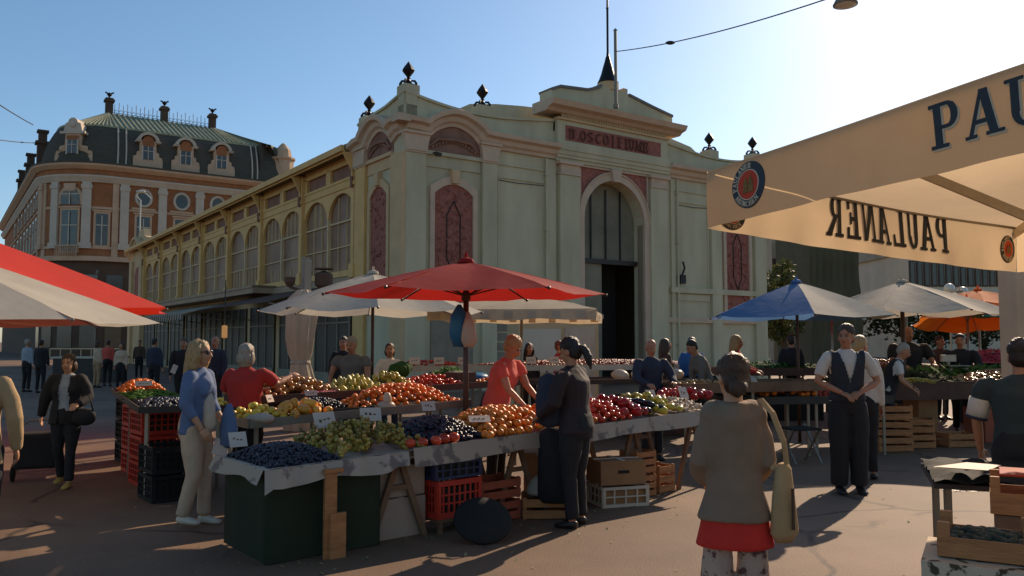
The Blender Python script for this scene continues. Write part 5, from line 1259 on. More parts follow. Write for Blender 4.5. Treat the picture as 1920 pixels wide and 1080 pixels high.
# table continuing right of the front stall
C1 = T_((2.3, 11.2, 0), R(20))
table_on('brown stall table behind the garlic with an apple crate', C1, 0, 2.4, 0, .8, flatz(.98), 'wood_old', .04, True, .10, 'wood_old')
pile('apple', 'yellowish apple in the shallow box behind the garlic', 'apples behind the garlic', C1, .1, .8, .05, .6, 30, .08, flatz(.99), .06, 'apple', 1, 61)
pile('pepper', 'red pepper in the heap left of the foreground woman', 'red peppers behind the garlic', C1, -.6, .2, -.5, -.1, 28, .11, flatz(.88), .08, 'pepper', 1, 62, 1.5)
m = MB(); m.smooth = True; m.ell((0, 0, 0), (.3, .2, .11), 12, 8); noisy(m, .3, 5); tag(m.build('paper_sack', 'bag_white', loc=C1(1.3, .5, 1.07)), 'crumpled whitish paper sack beside the leaning woman', 'sack')
D1 = T_((3.35, 11.8, 0), R(6))
table_on('dark folding table with citrus fruit right of the foreground woman', D1, -.3, 2.2, 0, .9, flatz(.78), 'tray_dark', .03, True, .08, 'tray_dark')
pile('mandarin', 'orange in the crate on the dark folding table', 'oranges on the folding table', D1, .3, 1.15, .1, .8, 70, .085, flatz(.84), .10, 'orange', 2, 63)
pile('tomato', 'bright tomato at the right of the dark folding table', 'tomatoes on the folding table', D1, 1.2, 1.65, .1, .75, 30, .08, flatz(.80), .07, 'tomato', 1, 64)
stuff('leeks', 'green leeks and chard at the right end of the dark folding table', D1, 1.6, 2.2, .1, .8, 170, .13, flatz(.82), .12, 'f_green', 'leeks', 'leaf', 65)
m = MB(); m.cbox((0, 0, 0), (.5, .34, .02)); m.cbox((0, .16, .03), (.5, .01, .06)); o = m.build('scale_tray', 'pole_metal', loc=D1(.0, .4, .95)); o.rotation_euler = (R(14), R(18), 0); tag(o, 'tilted shiny metal tray next to the oranges', 'tray')
# crates and a chair underneath that table
e = empty('folding_chair', D1(.55, -.5), R(15), 'metal folding chair under the dark folding table', 'chair')
for x in (-.2, .2):
    m = MB(); m.bar((x, -.18, 0), (x, .2, .5), .025); m.build('leg', 'pole_metal', e); m = MB(); m.bar((x, .2, 0), (x, -.15, .46), .025); m.build('leg', 'pole_metal', e)
MB().cbox((0, 0, .46), (.42, .38, .025)).build('seat', 'plastic_black', e)
# the long produce stall at the right
R1 = T_((5.3, 12.9, 0), R(10))
table_on('long brown produce stall at the right with greens and herbs', R1, 0, 4.6, 0, 1.3, flatz(.95), 'wood_old', .06, True, .06, 'cloth_brown')
m = MB(); n = 40; vs = []
for i in range(n + 1):
    for j in range(4): vs.append(R1(4.6 * i / n, -.03 - .03 * math.sin(i * 1.4) * j / 3, .98 - j * .085))
m.add(vs, [(i * 4 + j, i * 4 + j + 1, (i + 1) * 4 + j + 1, (i + 1) * 4 + j) for i in range(n) for j in range(3)]); tag(m.build('table_skirt', 'cloth_brown', smooth=True), 'brown cloth hanging along the front of the long right hand stall', 'tablecloth')
stuff('herbs', 'dark leafy greens spread over the left of the long right stall', R1, .1, 2.2, .2, 1.2, 650, .12, flatz(.96), .14, 'leaf_dark', 'greens', 'leaf', 71)
stuff('yellow_beans', 'yellow wax beans on the front of the long right stall', R1, .7, 1.5, .02, .3, 240, .08, flatz(.97), .05, 'f_yellow', 'beans', 'long', 72)
stuff('carrots', 'orange brown root vegetables heaped at the right of the long stall', R1, 2.4, 4.4, .1, 1.1, 420, .10, flatz(.97), .16, 'f_apple', 'roots', 'long', 73)
stuff('herbs', 'bunches of parsley at the back of the long right stall', R1, 1.4, 4.4, .9, 1.25, 300, .13, flatz(1.0), .16, 'f_green', 'herbs', 'leaf', 74)
for i, (dx, k) in enumerate(((.35, 0), (.35, 1), (.35, 2), (.95, 0), (.95, 1), (1.75, 0))):
    crate_wood(('bottom orange crate of the stack of three behind the waiter', 'middle orange crate of the stack of three behind the waiter', 'top orange crate of the stack of three behind the waiter',
                'lower slatted crate right of the stack of three', 'upper slatted crate right of the stack of three', 'lone slatted crate farther right under the long stall')[i],
               R1(dx, -.38 + (.3 if dx > .5 else 0), k * .235), (.55, .4, .225), R(8) - (.2 if k == 1 else 0), 2, 'wood_crate')
carton('tall pale box under the long right stall', R1(1.55, .5, 0), (.35, .4, .72), R(10), 'cardboard')
carton('reddish box under the right end of the long stall', R1(3.1, .45, 0), (1.2, .5, .55), R(10), 'wood_red', False)
# stalls farther off, a scale, blossoms
for i, (o, an, lab) in enumerate((((4.4, 17.0), 5, 'far stall table below the blue and white umbrella'), ((7.2, 18.6), 5, 'far stall table below the low red umbrella'), ((9.0, 16.2), 8, 'far stall table under the orange umbrellas'))):
    F_ = T_((o[0], o[1], 0), R(an)); table_on(lab, F_, 0, 2.6, 0, 1.0, flatz(1.0), 'wood_old', .06, True, .1, 'cloth_brown')
    stuff('vegetables', ('mixed vegetables under the blue and white umbrella', 'dark vegetables under the low red umbrella', 'mixed produce under the orange umbrellas')[i], F_, .05, 2.5, .05, .95, 420, .09, flatz(1.02), .15, ('f_green', 'f_apple', 'f_berry')[i], 'vegetables', ('leaf', 'ball', 'ball')[i], 80 + i)
    MB_ = carton(('dark box under the far table below the blue and white umbrella', 'dark box under the far table below the low red umbrella', 'dark box under the far table by the orange umbrellas')[i], F_(1.2, .5, 0), (1.9, .7, .8), R(an), 'plastic_black', False)
p = R1(2.75, 1.2, 0); e = empty('weighing_scale', (p.x, p.y, 1.05), R(10), 'white counter scale at the back of the long right stall', 'scale')
MB().cbox((0, 0, .07), (.36, .3, .14)).build('body', 'plastic_white', e, bevel=.02); MB().cbox((0, 0, .17), (.42, .32, .02)).build('pan', 'pole_metal', e, bevel=.004)
m = MB(); m.cbox((0, .14, .3), (.28, .06, .12)); m.cbox((0, .14, .2), (.04, .04, .14)); m.build('display', 'plastic_white', e)
p = R1(3.9, 1.7, 0); stuff('flowers', 'bright pink flowers standing left of the post at the far right', T_((p.x + .5, p.y + .8, 0), 0), -.5, .5, -.3, .3, 160, .09, flatz(1.25), .2, 'f_pink', 'flowers', 'leaf', 90)
tag(MB().lathe([(.12, .0), (.18, .5), (.2, 1.0), (.28, 1.3)], (p.x + .5, p.y + .8, 0), 10).build('flower_bucket', 'plastic_black'), 'dark tall bucket holding the pink flowers', 'bucket')
# round white globe lamps in the distance
for i, (px, py) in enumerate(((1780, 541), (1805, 547))):
    a = atY(px, py, 40); e = empty('globe_lamp', (a.x, 40, 0), 0, ('left', 'right')[i] + ' of the two white globe street lamps above the pale umbrella', 'street lamp')
    MB().lathe([(.06, 0), (.05, a.z - .3)], (0, 0, 0), 8).build('pole', 'pole_metal', e); MB().ell((0, 0, a.z), .25, 14, 10).build('globe', 'white_enamel', e, smooth=True)
# ---------- foreground crates on the cloth covered table at the lower right
Q = T_((1.71, 3.42, 0), R(-30))
def fq(a, b, z=0): return Q(a, b, z)
e = table_on('low table under the foreground crates at the lower right', Q, 0, 1.3, -.05, .36, flatz(.76), 'wood_old', .03, True, .0)
m = MB(); n = 26; vs = []
loop = [Q(-.03, .38)] * 1 + [Q(-.03, .38 - .43 * i / 8) for i in range(9)] + [Q(-.03 + 1.4 * i / 24, -.09) for i in range(25)]
loop = loop[1:]; k = len(loop)
for i, p_ in enumerate(loop):
    for j in range(6):
        f_ = .02 * math.sin(i * 1.5) * j / 5; vs.append(Vector((p_.x - (.03 * j / 5 if i < 9 else 0), p_.y + (-.02 * j / 5 - f_ if i >= 9 else 0), .773 - .14 * j)))
fs = [(i * 6 + j, i * 6 + j + 1, (i + 1) * 6 + j + 1, (i + 1) * 6 + j) for i in range(k - 1) for j in range(5)]
m.add(vs, fs); t4 = [Q(-.03, -.09, .773), Q(1.4, -.09, .773), Q(1.4, .38, .773), Q(-.03, .38, .773)]; m.add(t4, [(0, 1, 2, 3)])
M('cloth_print', (.52, .42, .34), .85, .1, 3, .2, 40, c2=(.07, .05, .03), c2scale=16, c2amt=.60, c2w=.02)
tag(m.build('tablecloth', 'cloth_print'), 'pale cloth with dark leaf print under the foreground crates', 'tablecloth')
def tray(label, c, size, rz):
    w, d, h = size; e = empty('fruit_tray', c, rz, label, 'crate')
    for s_ in (-1, 1):
        MB().cbox((0, s_ * d / 2, h * .36), (w, .008, h * .72)).build('side_board', 'wood_crate', e, bevel=.002)
        MB().cbox((s_ * w / 2, 0, h * .36), (.01, d, h * .72)).build('end_board', 'wood_crate', e, bevel=.002)
        for t in (-1, 1): MB().cbox((s_ * (w / 2 - .02), t * (d / 2 - .012), h * .62), (.045, .03, h * 1.24)).build('corner_post', 'wood_crate', e, bevel=.003)
    MB().cbox((0, 0, .01), (w, d, .01)).build('bottom', 'wood_crate', e); return e
tray('orange wooden tray of dark figs, left one in the lower right foreground', Q(.20, .14, .78), (.34, .28, .11), R(-30))
tray('orange wooden tray cut by the right edge of the photo, lower right foreground', Q(.56, .14, .78), (.34, .28, .12), R(-30))
carton('upright brown box carrying the rear tray at the right edge', Q(.42, 1.2, 0), (.38, .28, .775), R(-30), 'wood_old', False)
tray('pale tray behind, holding a red edged box at the right edge', Q(.42, 1.2, .78), (.40, .30, .15), R(-30))
M('f_fig', (.03, .04, .03), .7, .5, 14)
qf = T_((Q(.20, .14).x, Q(.20, .14).y, 0), R(-30)); 
stuff('figs', 'dark green figs filling the left foreground tray', qf, -.15, .15, -.12, .12, 170, .045, flatz(.82), .03, 'f_fig', 'figs', 'plum', 91)
qf = T_((Q(.56, .14).x, Q(.56, .14).y, 0), R(-30)); stuff('figs', 'dark figs in the tray at the right edge of the foreground', qf, -.15, .15, -.12, .12, 150, .045, flatz(.82), .03, 'f_fig', 'figs', 'plum', 92)
m = MB(); m.box(-.2, .2, -.14, .14, 0, .012); o = m.build('plastic_cover', 'f_tomato', loc=Q(.46, 1.2, .97), rz=R(-30), bevel=.004); tag(o, 'flat red cover lying on the rear tray at the right edge', 'cover')
m = MB(); m.tube([(-.07, 0, .0), (0, -.02, .02), (.08, 0, .02), (.16, .03, .03)], [.012, .03, .035, .02], 8); tag(m.build('red_glove', 'f_pepper', loc=Q(.50, 1.02, .92), smooth=True), 'bright red rubber glove lying between the foreground trays', 'glove')
U = T_((2.62, 4.95, 0), R(-22))
table_on('low dark table with black plastic sheeting at the right edge', U, -.1, 1.5, 0, .9, flatz(.80), 'tray_dark', .03, True, .0)
m = MB(); m.smooth = True; n1, n2 = 30, 16; vs = []
for i in range(n1 + 1):
    for j in range(n2 + 1):
        a = -.10 + 1.6 * i / n1; b = -.06 + 1.0 * j / n2; edge = max(0, -.02 - a) + max(0, .03 - b)
        vs.append(U(a, b, .83 + .035 * abs(mnoise.noise(Vector((a * 5, b * 5, 2)))) * 2 - edge * .25 + .01 * mnoise.noise(Vector((a * 14, b * 14, 0)))))
m.add(vs, [(i * (n2 + 1) + j, i * (n2 + 1) + j + 1, (i + 1) * (n2 + 1) + j + 1, (i + 1) * (n2 + 1) + j) for i in range(n1) for j in range(n2)])
M('sheet_black', (.014, .014, .014), .85, .3, 5, spec=.12)
tag(m.build('plastic_sheet', 'sheet_black'), 'wrinkled black plastic sheet spread at the right edge behind the foreground trays', 'sheet')
m = MB(); m.add([U(-.1, .0, .90), U(.18, -.04, .90), U(.28, .15, .91), U(.1, .2, .91)], [(0, 1, 2, 3)]); m.add([U(-.1, .0, .896), U(.18, -.04, .896), U(.28, .15, .906), U(.1, .2, .906)], [(0, 1, 2, 3)])
tag(m.build('newspaper', 'paper_card'), 'bluish white sheet of paper on the black plastic', 'paper')
stuff('litter', 'small pale onion skins scattered on the asphalt at the right', T_((G(1805, 920).x, G(1805, 920).y, 0), 0), -.2, .2, -.05, .05, 60, .03, flatz(.005), .0, 'f_garlic', 'litter', 'leaf', 93)
# ---------- things on the left: planters, kiosk table, awnings, draped statue
p = G(150, 716); e = empty('market_stand', (p.x, p.y, 0), R(6), 'far white topped stand with a rail beyond the trolley woman', 'stand')
MB().box(-1.2, 1.6, 0, 1.0, .95, 1.02).build('top', 'plastic_white', e); MB().box(-1.1, 1.5, .05, .95, 0, .95).build('body', 'shop_dark', e)
m = MB(); m.bar((-1.2, 0, 1.35), (1.6, 0, 1.35), .05)
for k in range(8): m.bar((-1.2 + .4 * k, 0, 1.0), (-1.2 + .4 * k, 0, 1.35), .03)
m.build('rail', 'bar_cream', e)
p = G(300, 718); 
awn = empty('awning', hx(-.15, 20).to_tuple(), HA, 'long faded awning with a scalloped striped valance over the hall shops', 'awning')
m = MB(); y0, y1 = -2.5, 8.0; d0, d1 = 0, 2.4
m.add([(0, y0, 3.6), (0, y1, 3.6), (-d1, y1, 2.95), (-d1, y0, 2.95)], [(0, 1, 2, 3)]); m.build('awning_cloth', 'cloth_grey', awn)
m = MB(); n = 42
for i in range(n):
    a = y0 + (y1 - y0) * i / n; b = y0 + (y1 - y0) * (i + 1) / n; m.cur = i % 2
    m.add([(-d1, a, 2.95), (-d1, b, 2.95), (-d1 - .02, b, 2.72), (-d1 - .02, (a + b) / 2, 2.66), (-d1 - .02, a, 2.72)], [(0, 1, 2, 3, 4)])
m.build('valance', ['cloth_brown', 'cloth_grey'], awn)
for y in (y0 + .2, (y0 + y1) / 2, y1 - .2):
    m = MB(); m.bar((0, y, 2.6), (-d1 + .05, y, 2.93), .04); m.build('arm', 'pole_metal', awn)
p = hx(-1.9, 9.5); awn2 = empty('awning', (p.x, p.y, 0), HA, 'dark awning nearer the corner of the hall', 'awning')
MB().add([(1.8, -4, 3.7), (1.8, 5.5, 3.7), (-.6, 5.5, 3.05), (-.6, -4, 3.05)], [(0, 1, 2, 3)]).build('awning_cloth', 'cloth_brown', awn2)
for y in (-3.8, 5.3): m = MB(); m.bar((1.8, y, 2.6), (-.5, y, 3.03), .05); m.build('arm', 'pole_metal', awn2)
# draped pale cover (closed umbrella under its sleeve)
p = atY(566, 640, 15.5)
m = MB(); prof = [(.34, 0), (.35, .2), (.30, .6), (.27, .95), (.21, 1.22), (.20, 1.3), (.25, 1.42), (.29, 1.7), (.31, 2.1), (.30, 2.45), (.12, 2.62)]; n = 56; vs = []
for q_, (r_, z) in enumerate(prof):
    for j in range(n):
        a = 2 * PI * j / n; rr = r_ * .82 * (1 + .17 * math.sin(a * 7 + z * .8) * min(1, .3 + abs(z - 1.27)) + .07 * math.sin(a * 17 + z * 2)); vs.append((p.x + .03 * math.sin(z * 3) + math.cos(a) * rr, 15.5 + math.sin(a) * rr, z))
k = len(prof); m.add(vs, [(i * n + j, i * n + (j + 1) % n, (i + 1) * n + (j + 1) % n, (i + 1) * n + j) for i in range(k - 1) for j in range(n)] + [list(range((k - 1) * n, k * n))])
o = m.build('draped_cover', 'cloth_grey', smooth=True); tag(o, 'tall pale folded umbrella under a cloth cover tied at its waist, behind the stall', 'cover')
m = MB(); m.lathe([(.18, 1.22), (.19, 1.25), (.18, 1.29)], (p.x - .02, 15.5, 0), 20); m.build('tie_cord', 'bag_white').parent = o
# pole with box and round vent standing before the wing
p = atY(572, 560, 19); e = empty('service_pole', (p.x, 19, 0), R(20), 'grey service pole with a tall light box and a round drum before the glass wing', 'pole')
MB().lathe([(.09, 0), (.09, 3.6)], (0, 0, 0), 10).build('pole', 'pole_grey', e); MB().cbox((.05, 0, 3.1), (.16, .18, .9)).build('light_box', 'wall_grey', e, bevel=.02)
m = MB(); m.lathe([(.08, 2.85), (.2, 2.95), (.21, 3.2), (.18, 3.24), (.02, 3.3)], (.42, 0, 0), 14); m.cbox((.42, 0, 3.34), (.4, .35, .03)); m.build('drum', 'brown_base', e)
m = MB(); m.lathe([(.05, -.1), (.12, .0), (.13, .12), (.02, .14)], (-.35, 0, 3.0), 12); m.bar((-.35, 0, 2.9), (0, 0, 2.8), .06); m.build('spotlight', 'brown_base', e)
# lit wall lantern near the shops
p = atY(421, 622, 22); o = MB().cbox((0, 0, 0), (.13, .13, .34)).build('shop_lantern', 'bar_cream', loc=p, bevel=.03); 
m_ = M('lit_lantern', (.8, .42, .15), .6); b_ = m_.node_tree.nodes['Principled BSDF']; b_.inputs['Emission Color'].default_value = (1, .42, .12, 1); b_.inputs['Emission Strength'].default_value = .2
o.data.materials.clear(); o.data.materials.append(m_); tag(o, 'small glowing orange lantern hanging under the shop awning', 'lantern')
tag(MB().bar((p.x, p.y, p.z + .3), (p.x, p.y, 3.3), .02).build('lantern_cord', 'wire'), 'thin cord above the glowing orange lantern', 'cord')

# scraps on the asphalt
M('scrap', (.30, .26, .14), .8, .5, 30, c2=(.10, .12, .04), c2scale=3)
rnd = random.Random(77); m = MB()
for _ in range(420):
    a = rnd.uniform(-.5, 6.5); b = -abs(rnd.gauss(0, .7)) + .4; p = S(a, b, .006)
    if rnd.random() < .35: p = Vector((rnd.uniform(-5, 6), rnd.uniform(5, 12), .006))
    s_ = rnd.uniform(.006, .028); t = rnd.uniform(0, PI); d = Vector((math.cos(t) * s_, math.sin(t) * s_, rnd.uniform(0, .5) * s_)); n_ = Vector((-d.y, d.x, rnd.uniform(0, .4) * s_)) * .5
    m.add([p - d, p + n_, p + d, p - n_], [(0, 1, 2, 3)])
tag(m.build('litter', 'scrap'), 'bits of leaf and stalk trodden into the asphalt around the stalls', 'litter', None, 'stuff')
for i, (px, py, w_) in enumerate(((1450, 960, .5), (690, 1040, .35))):
    pass
# ---------- people
M('skin', (.42, .19, .11), .5, .1, 8, sss=.12); M('skin_pale', (.52, .27, .17), .5, .1, 8, sss=.12)
for n_, c_ in dict(hair_blond=(.42, .26, .12), hair_grey=(.34, .29, .25), hair_dark=(.022, .014, .011), hair_brown=(.065, .034, .02), hair_red=(.16, .04, .02)).items(): M(n_, c_, .45, .35, 14, .5, 60, stretch=(6, 6, 1))
def cl(n_, c_, r_=.85): return M(n_, c_, r_, .12, 6, .25, 120)
cl('w_blue', (.11, .16, .31)); cl('w_beige', (.55, .40, .30)); cl('w_red', (.42, .03, .025)); cl('w_black', (.018, .016, .018)); cl('w_coral', (.62, .10, .075)); cl('w_jacket', (.030, .018, .020), .8)
cl('w_white', (.62, .55, .52)); cl('w_vest', (.028, .030, .042)); cl('w_taupe', (.225, .155, .115)); cl('w_tunic', (.58, .03, .02)); cl('w_navy', (.03, .035, .06)); cl('w_lightblue', (.30, .34, .42)); cl('w_brown', (.09, .05, .035))
cl('w_grey', (.16, .14, .13)); cl('w_camel', (.40, .27, .15)); cl('w_teal', (.03, .045, .05)); cl('w_shoe_white', (.62, .56, .5), .5); cl('w_shoe_dark', (.02, .016, .015), .4); cl('w_brightblue', (.03, .14, .42)); cl('w_shoe_yellow', (.40, .27, .08))
M('w_print', (.42, .31, .27), .85, .1, 5, .2, 60, c2=(.12, .06, .06), c2scale=11, c2amt=.55, c2w=.02)
M('w_lens', (.01, .008, .008), .1); M('lips', (.33, .09, .07), .5)
def hand(m, w, d, nrm, s_, side_, curl=.35):
    """palm, four unequal bent fingers and a thumb; w wrist, d hand direction, nrm back-of-hand normal"""
    d = d.normalized(); nrm = (nrm - d * nrm.dot(d)).normalized(); x = d.cross(nrm) * side_
    rot = Matrix((x, d, nrm)).transposed()
    m.ell(w + d * .045 * s_, (.039 * s_, .052 * s_, .017 * s_), 12, 8, rot)
    for k, L_ in enumerate((.066, .076, .071, .055)):
        b = w + d * (.078 - .004 * abs(k - 1.3)) * s_ + x * (-.029 + .0195 * k) * s_
        pts = [b]; dd = d.copy(); a = curl * (1 + .12 * k)
        for q_, f_ in enumerate((.45, .3, .25)):
            dd = (dd * math.cos(a) - nrm * math.sin(a)).normalized(); pts.append(pts[-1] + dd * L_ * f_ * s_)
        m.tube([b - d * .02 * s_] + pts, [.0095 * s_, .0092 * s_, .0085 * s_, .0078 * s_, .0055 * s_], 8)
    tb = w + d * .022 * s_ - x * .03 * s_; td = (d * .75 - x * .75 - nrm * .25).normalized(); td2 = (d - x * .15 - nrm * .3).normalized()
    m.tube([tb, tb + td * .034 * s_, tb + td * .034 * s_ + td2 * .03 * s_], [.013 * s_, .0105 * s_, .007 * s_], 8)
def V(*a): return Vector(a)
def person(label, loc, rz, H, top, legs, hair='dark', style='short', skin='skin', arms=((V(.03, -.02, -.29), V(.04, -.06, -.54)), None), lean=0., yaw=0., nod=0., stride=0., sleeve=2., topz=.90,
           build=1., vox=.015, shoe='w_shoe_dark', legtype='trousers', loose=1., legend=.09, female=False, group=None, twist=0., fold=.009, tophem=1.0, tinfl=0.):
    s = H / 1.7; e = empty('person', (loc[0], loc[1], 0), rz, label, 'person', group); near = vox < .017
    LM = Matrix.Rotation(lean, 3, 'X'); hipz = .90
    def U_(p):  # lean the upper body about the hips (towards -y)
        p = Vector(p); p.z -= hipz; p = Matrix.Rotation(lean, 3, 'X') @ p; p.z += hipz; return p * s
    shw = (.165 if female else .185) * build
    sh = {1: V(shw, 0, 1.395), -1: V(-shw, 0, 1.395)}
    HM = Matrix.Rotation(yaw, 3, 'Z') @ Matrix.Rotation(nod, 3, 'X')
    hc = V(0, -.01, 1.575)
    def Hd(p): return U_(hc + HM @ Vector(p))
    HR = Matrix.Rotation(lean, 3, 'X') @ HM
    # ---- bare body
    m = MB()
    m.ell(Hd((0, .012, .035)), (.074 * s, .092 * s, .088 * s), 16, 12, HR); m.ell(Hd((0, -.022, -.03)), (.058 * s, .068 * s, .082 * s), 14, 10, HR); m.ell(Hd((0, -.045, -.085)), (.034 * s, .032 * s, .026 * s), 10, 7, HR)
    m.tube([Hd((0, -.086, .018)), Hd((0, -.102, -.012)), Hd((0, -.108, -.028)), Hd((0, -.086, -.034))], [.009 * s, .012 * s, .015 * s, .010 * s], 8)
    for sx in (-1, 1):
        m.ell(Hd((sx * .074, .012, -.012)), (.012 * s, .02 * s, .032 * s), 8, 7, HR); m.ell(Hd((sx * .03, -.068, -.02)), (.022 * s, .02 * s, .02 * s), 8, 6, HR)
    m.tube([U_((0, .015, 1.36)), U_((0, .008, 1.46)), Hd((0, .012, -.02))], [.062 * s, .052 * s, .05 * s], 12)
    m.tube([U_((0, .01, z)) for z in (.86, 1.0, 1.08, 1.25, 1.37, 1.43)], [(.14 * s * build, .09 * s), (.13 * s * build, .085 * s), (.12 * s * build, .08 * s), (.145 * s * build, .095 * s), (.14 * s * build, .08 * s), (.06 * s, .05 * s)], 14, ref=(1, 0, 0))
    AR = {}
    for sx, arm in ((1, arms[0]), (-1, arms[1])):
        if arm is None: arm = (V(-arms[0][0].x, arms[0][0].y, arms[0][0].z), V(-arms[0][1].x, arms[0][1].y, arms[0][1].z))
        S0 = sh[sx]; E_ = S0 + arm[0]; W_ = S0 + arm[1]; AR[sx] = (S0, E_, W_)
        m.tube([U_(S0 + V(-sx * .03, 0, 0)), U_(S0.lerp(E_, .35)), U_(E_), U_(E_.lerp(W_, .3)), U_(W_)], [.052 * s * build, .046 * s * build, .038 * s, .038 * s, .025 * s], 12)
    st = stride
    LG = {}
    for sx in (-1, 1):
        f_ = -st * sx; hp = V(sx * .088, 0, .90); kn = V(sx * .095, f_ * .45 - .02 - (.04 if f_ > 0 else 0), .475); an = V(sx * .10, f_ + .01, .085 + (.03 if f_ > 0 and st else 0)); LG[sx] = (hp * s, kn * s, an * s)
        m.tube([hp * s, kn * s, (kn.lerp(an, .35)) * s, an * s, (an + V(0, -.02, -.05)) * s], [.075 * s, .05 * s, .052 * s, .034 * s, .036 * s], 12)
    body = remesh(m, 'body', [skin, skin], vox if not near else min(vox, .012), 2)
    hm = MB()
    for sx in (-1, 1):
        S0, E_, W_ = AR[sx]; a_, b_ = U_(E_), U_(W_); d = (b_ - a_).normalized(); nn = V(sx * .9, -.25, .35) if abs(d.z) > .7 else V(sx * .35, 0, 1)
        if vox < .03: hand(hm, b_ - d * .008, d, nn, s * 1.02, -sx, .32)
        else: hm.ell(b_ + d * .06 * s, (.032 * s, .032 * s, .07 * s), 8, 6)
    if near: hme = remesh(hm, 'hand', skin, .0055, 1)
    else: hme = hm.mesh('hand', skin, True)
    bm = bmesh.new(); bm.from_mesh(body); bm.from_mesh(hme); bm.to_mesh(body); bm.free(); bpy.data.meshes.remove(hme)
    body.polygons.foreach_set('use_smooth', [True] * len(body.polygons)); body.update()
    link_mesh('body', body, parent=e)
    if near or vox < .026:
        for sx in (-1, 1):
            em = MB(); em.ell(Hd((sx * .029, -.0835, .012)), (.012 * s, .006 * s, .006 * s), 8, 6, HR); em.build('eye', 'w_lens', e, smooth=True)
            em = MB(); em.tube([Hd((sx * .012, -.089, .028)), Hd((sx * .03, -.089, .034)), Hd((sx * .048, -.078, .027))], .0035 * s, 5); em.build('eyebrow', 'hair_' + hair if hair != 'blond' else 'hair_brown', e)
        em = MB(); em.tube([Hd((-.02, -.082, -.058)), Hd((0, -.0895, -.055)), Hd((.02, -.082, -.058))], [.003 * s, .006 * s, .003 * s], 6); em.build('mouth', 'lips', e)
    # ---- upper garment
    def torso(infl=0., z0=topz, neck=True, flare=tophem, mat=top, name='shirt', slv=sleeve, cut=None, v=vox):
        t = MB(); hb = (.165 if female else .155) * build
        secs = [(z0, (hb + .012) * flare, .115 * build * flare), (max(z0 + .05, .98), hb, .108 * build), (1.09, hb * (.86 if female else .93), .10 * build), (1.20, hb * .98, .113 * build), (1.30, hb * 1.03, .118 * build), (1.37, shw * .90, .095), (1.405, shw * .66, .082), (1.43, shw * .42, .07)]
        if z0 > .97: secs = [(z0, hb * flare, .11 * build * flare)] + [q_ for q_ in secs[2:] if q_[0] > z0 + .03]
        if neck: secs.append((1.45, .066, .062))
        t.tube([U_((0, .01, z)) for z, _, _ in secs], [((a + infl) * s, (b + infl) * s) for _, a, b in secs], 18, ref=(1, 0, 0))
        if female:
            for sx in (-1, 1): t.ell(U_((sx * .068, -.085, 1.235)), ((.062 + infl) * s, (.052 + infl) * s, (.062 + infl) * s), 10, 8)
        for sx in (-1, 1):
            S0, E_, W_ = AR[sx]; t.ell(U_(S0 + V(-sx * .028, 0, -.022)), ((.060 + infl) * s,) * 3, 10, 8)
            if slv > 0:
                pts = [U_(S0 + V(-sx * .03, 0, -.012))]; rr = [(.057 + infl) * s * build]
                k1 = min(slv, 1.); pts.append(U_(S0.lerp(E_, k1 * .5))); rr.append((.057 + infl) * s * build); pts.append(U_(S0.lerp(E_, k1))); rr.append((.054 + infl) * s * build)
                if slv > 1: pts.append(U_(E_.lerp(W_, (slv - 1) * .5))); rr.append((.049 + infl) * s); pts.append(U_(E_.lerp(W_, (slv - 1) * .97))); rr.append((.040 + infl) * s)
                t.tube(pts, rr, 12)
        me = remesh(t, name, mat, v, 2, fold, seed=int(abs(loc[0]) * 10))
        if cut:
            bm = bmesh.new(); bm.from_mesh(me); bmesh.ops.delete(bm, geom=[f for f in bm.faces if cut(f.calc_center_median() / s)], context='FACES'); bm.to_mesh(me); bm.free()
        return link_mesh(name, me, parent=e)
    torso(tinfl)
    # ---- lower garment
    t = MB()
    if legtype == 'skirt':
        t.tube([V(0, .01, z) * s for z in (.45, .6, .8, .92, 1.0)], [(.24 * s, .2 * s), (.23 * s, .19 * s), (.195 * s, .16 * s), (.17 * s, .13 * s), (.14 * s, .11 * s)], 18, ref=(1, 0, 0))
    else:
        t.tube([V(0, .012, .80) * s, V(0, .012, .90) * s, V(0, .01, 1.0) * s, V(0, .01, 1.06) * s], [(.15 * s * build, .115 * s * build), (.168 * s * build, .128 * s * build), (.145 * s * build, .11 * s * build), (.13 * s * build, .10 * s)], 16, ref=(1, 0, 0))
        for sx in (-1, 1):
            hp, kn, an = LG[sx]; k_ = (kn.z - legend * s) / max(kn.z - an.z, .01)
            q_ = kn.lerp(an, min(k_, 1.02))
            t.tube([hp, hp.lerp(kn, .5), kn, kn.lerp(q_, .5), q_], [.092 * s * build, .083 * s * build * (.5 + .5 * loose), .064 * s * loose, .060 * s * loose, .056 * s * loose], 12)
    link_mesh('skirt' if legtype == 'skirt' else 'trousers', remesh(t, 'legwear', legs, vox, 2, fold, (7, 7, 3), seed=5), parent=e)
    for sx in (-1, 1):
        hp, kn, an = LG[sx]; t = MB(); a = an.copy(); zf_ = a.z - .085 * s
        t.tube([a + V(0, .045, -.045) * s, a + V(0, .0, -.04) * s, a + V(0, -.08, -.055) * s, a + V(0, -.15, -.066) * s, a + V(0, -.175, -.07) * s], [.028 * s, (.042 * s, .042 * s), (.045 * s, .032 * s), (.042 * s, .022 * s), .012 * s], 12, ref=(1, 0, 0))
        t.build('shoe', shoe, e, smooth=True)
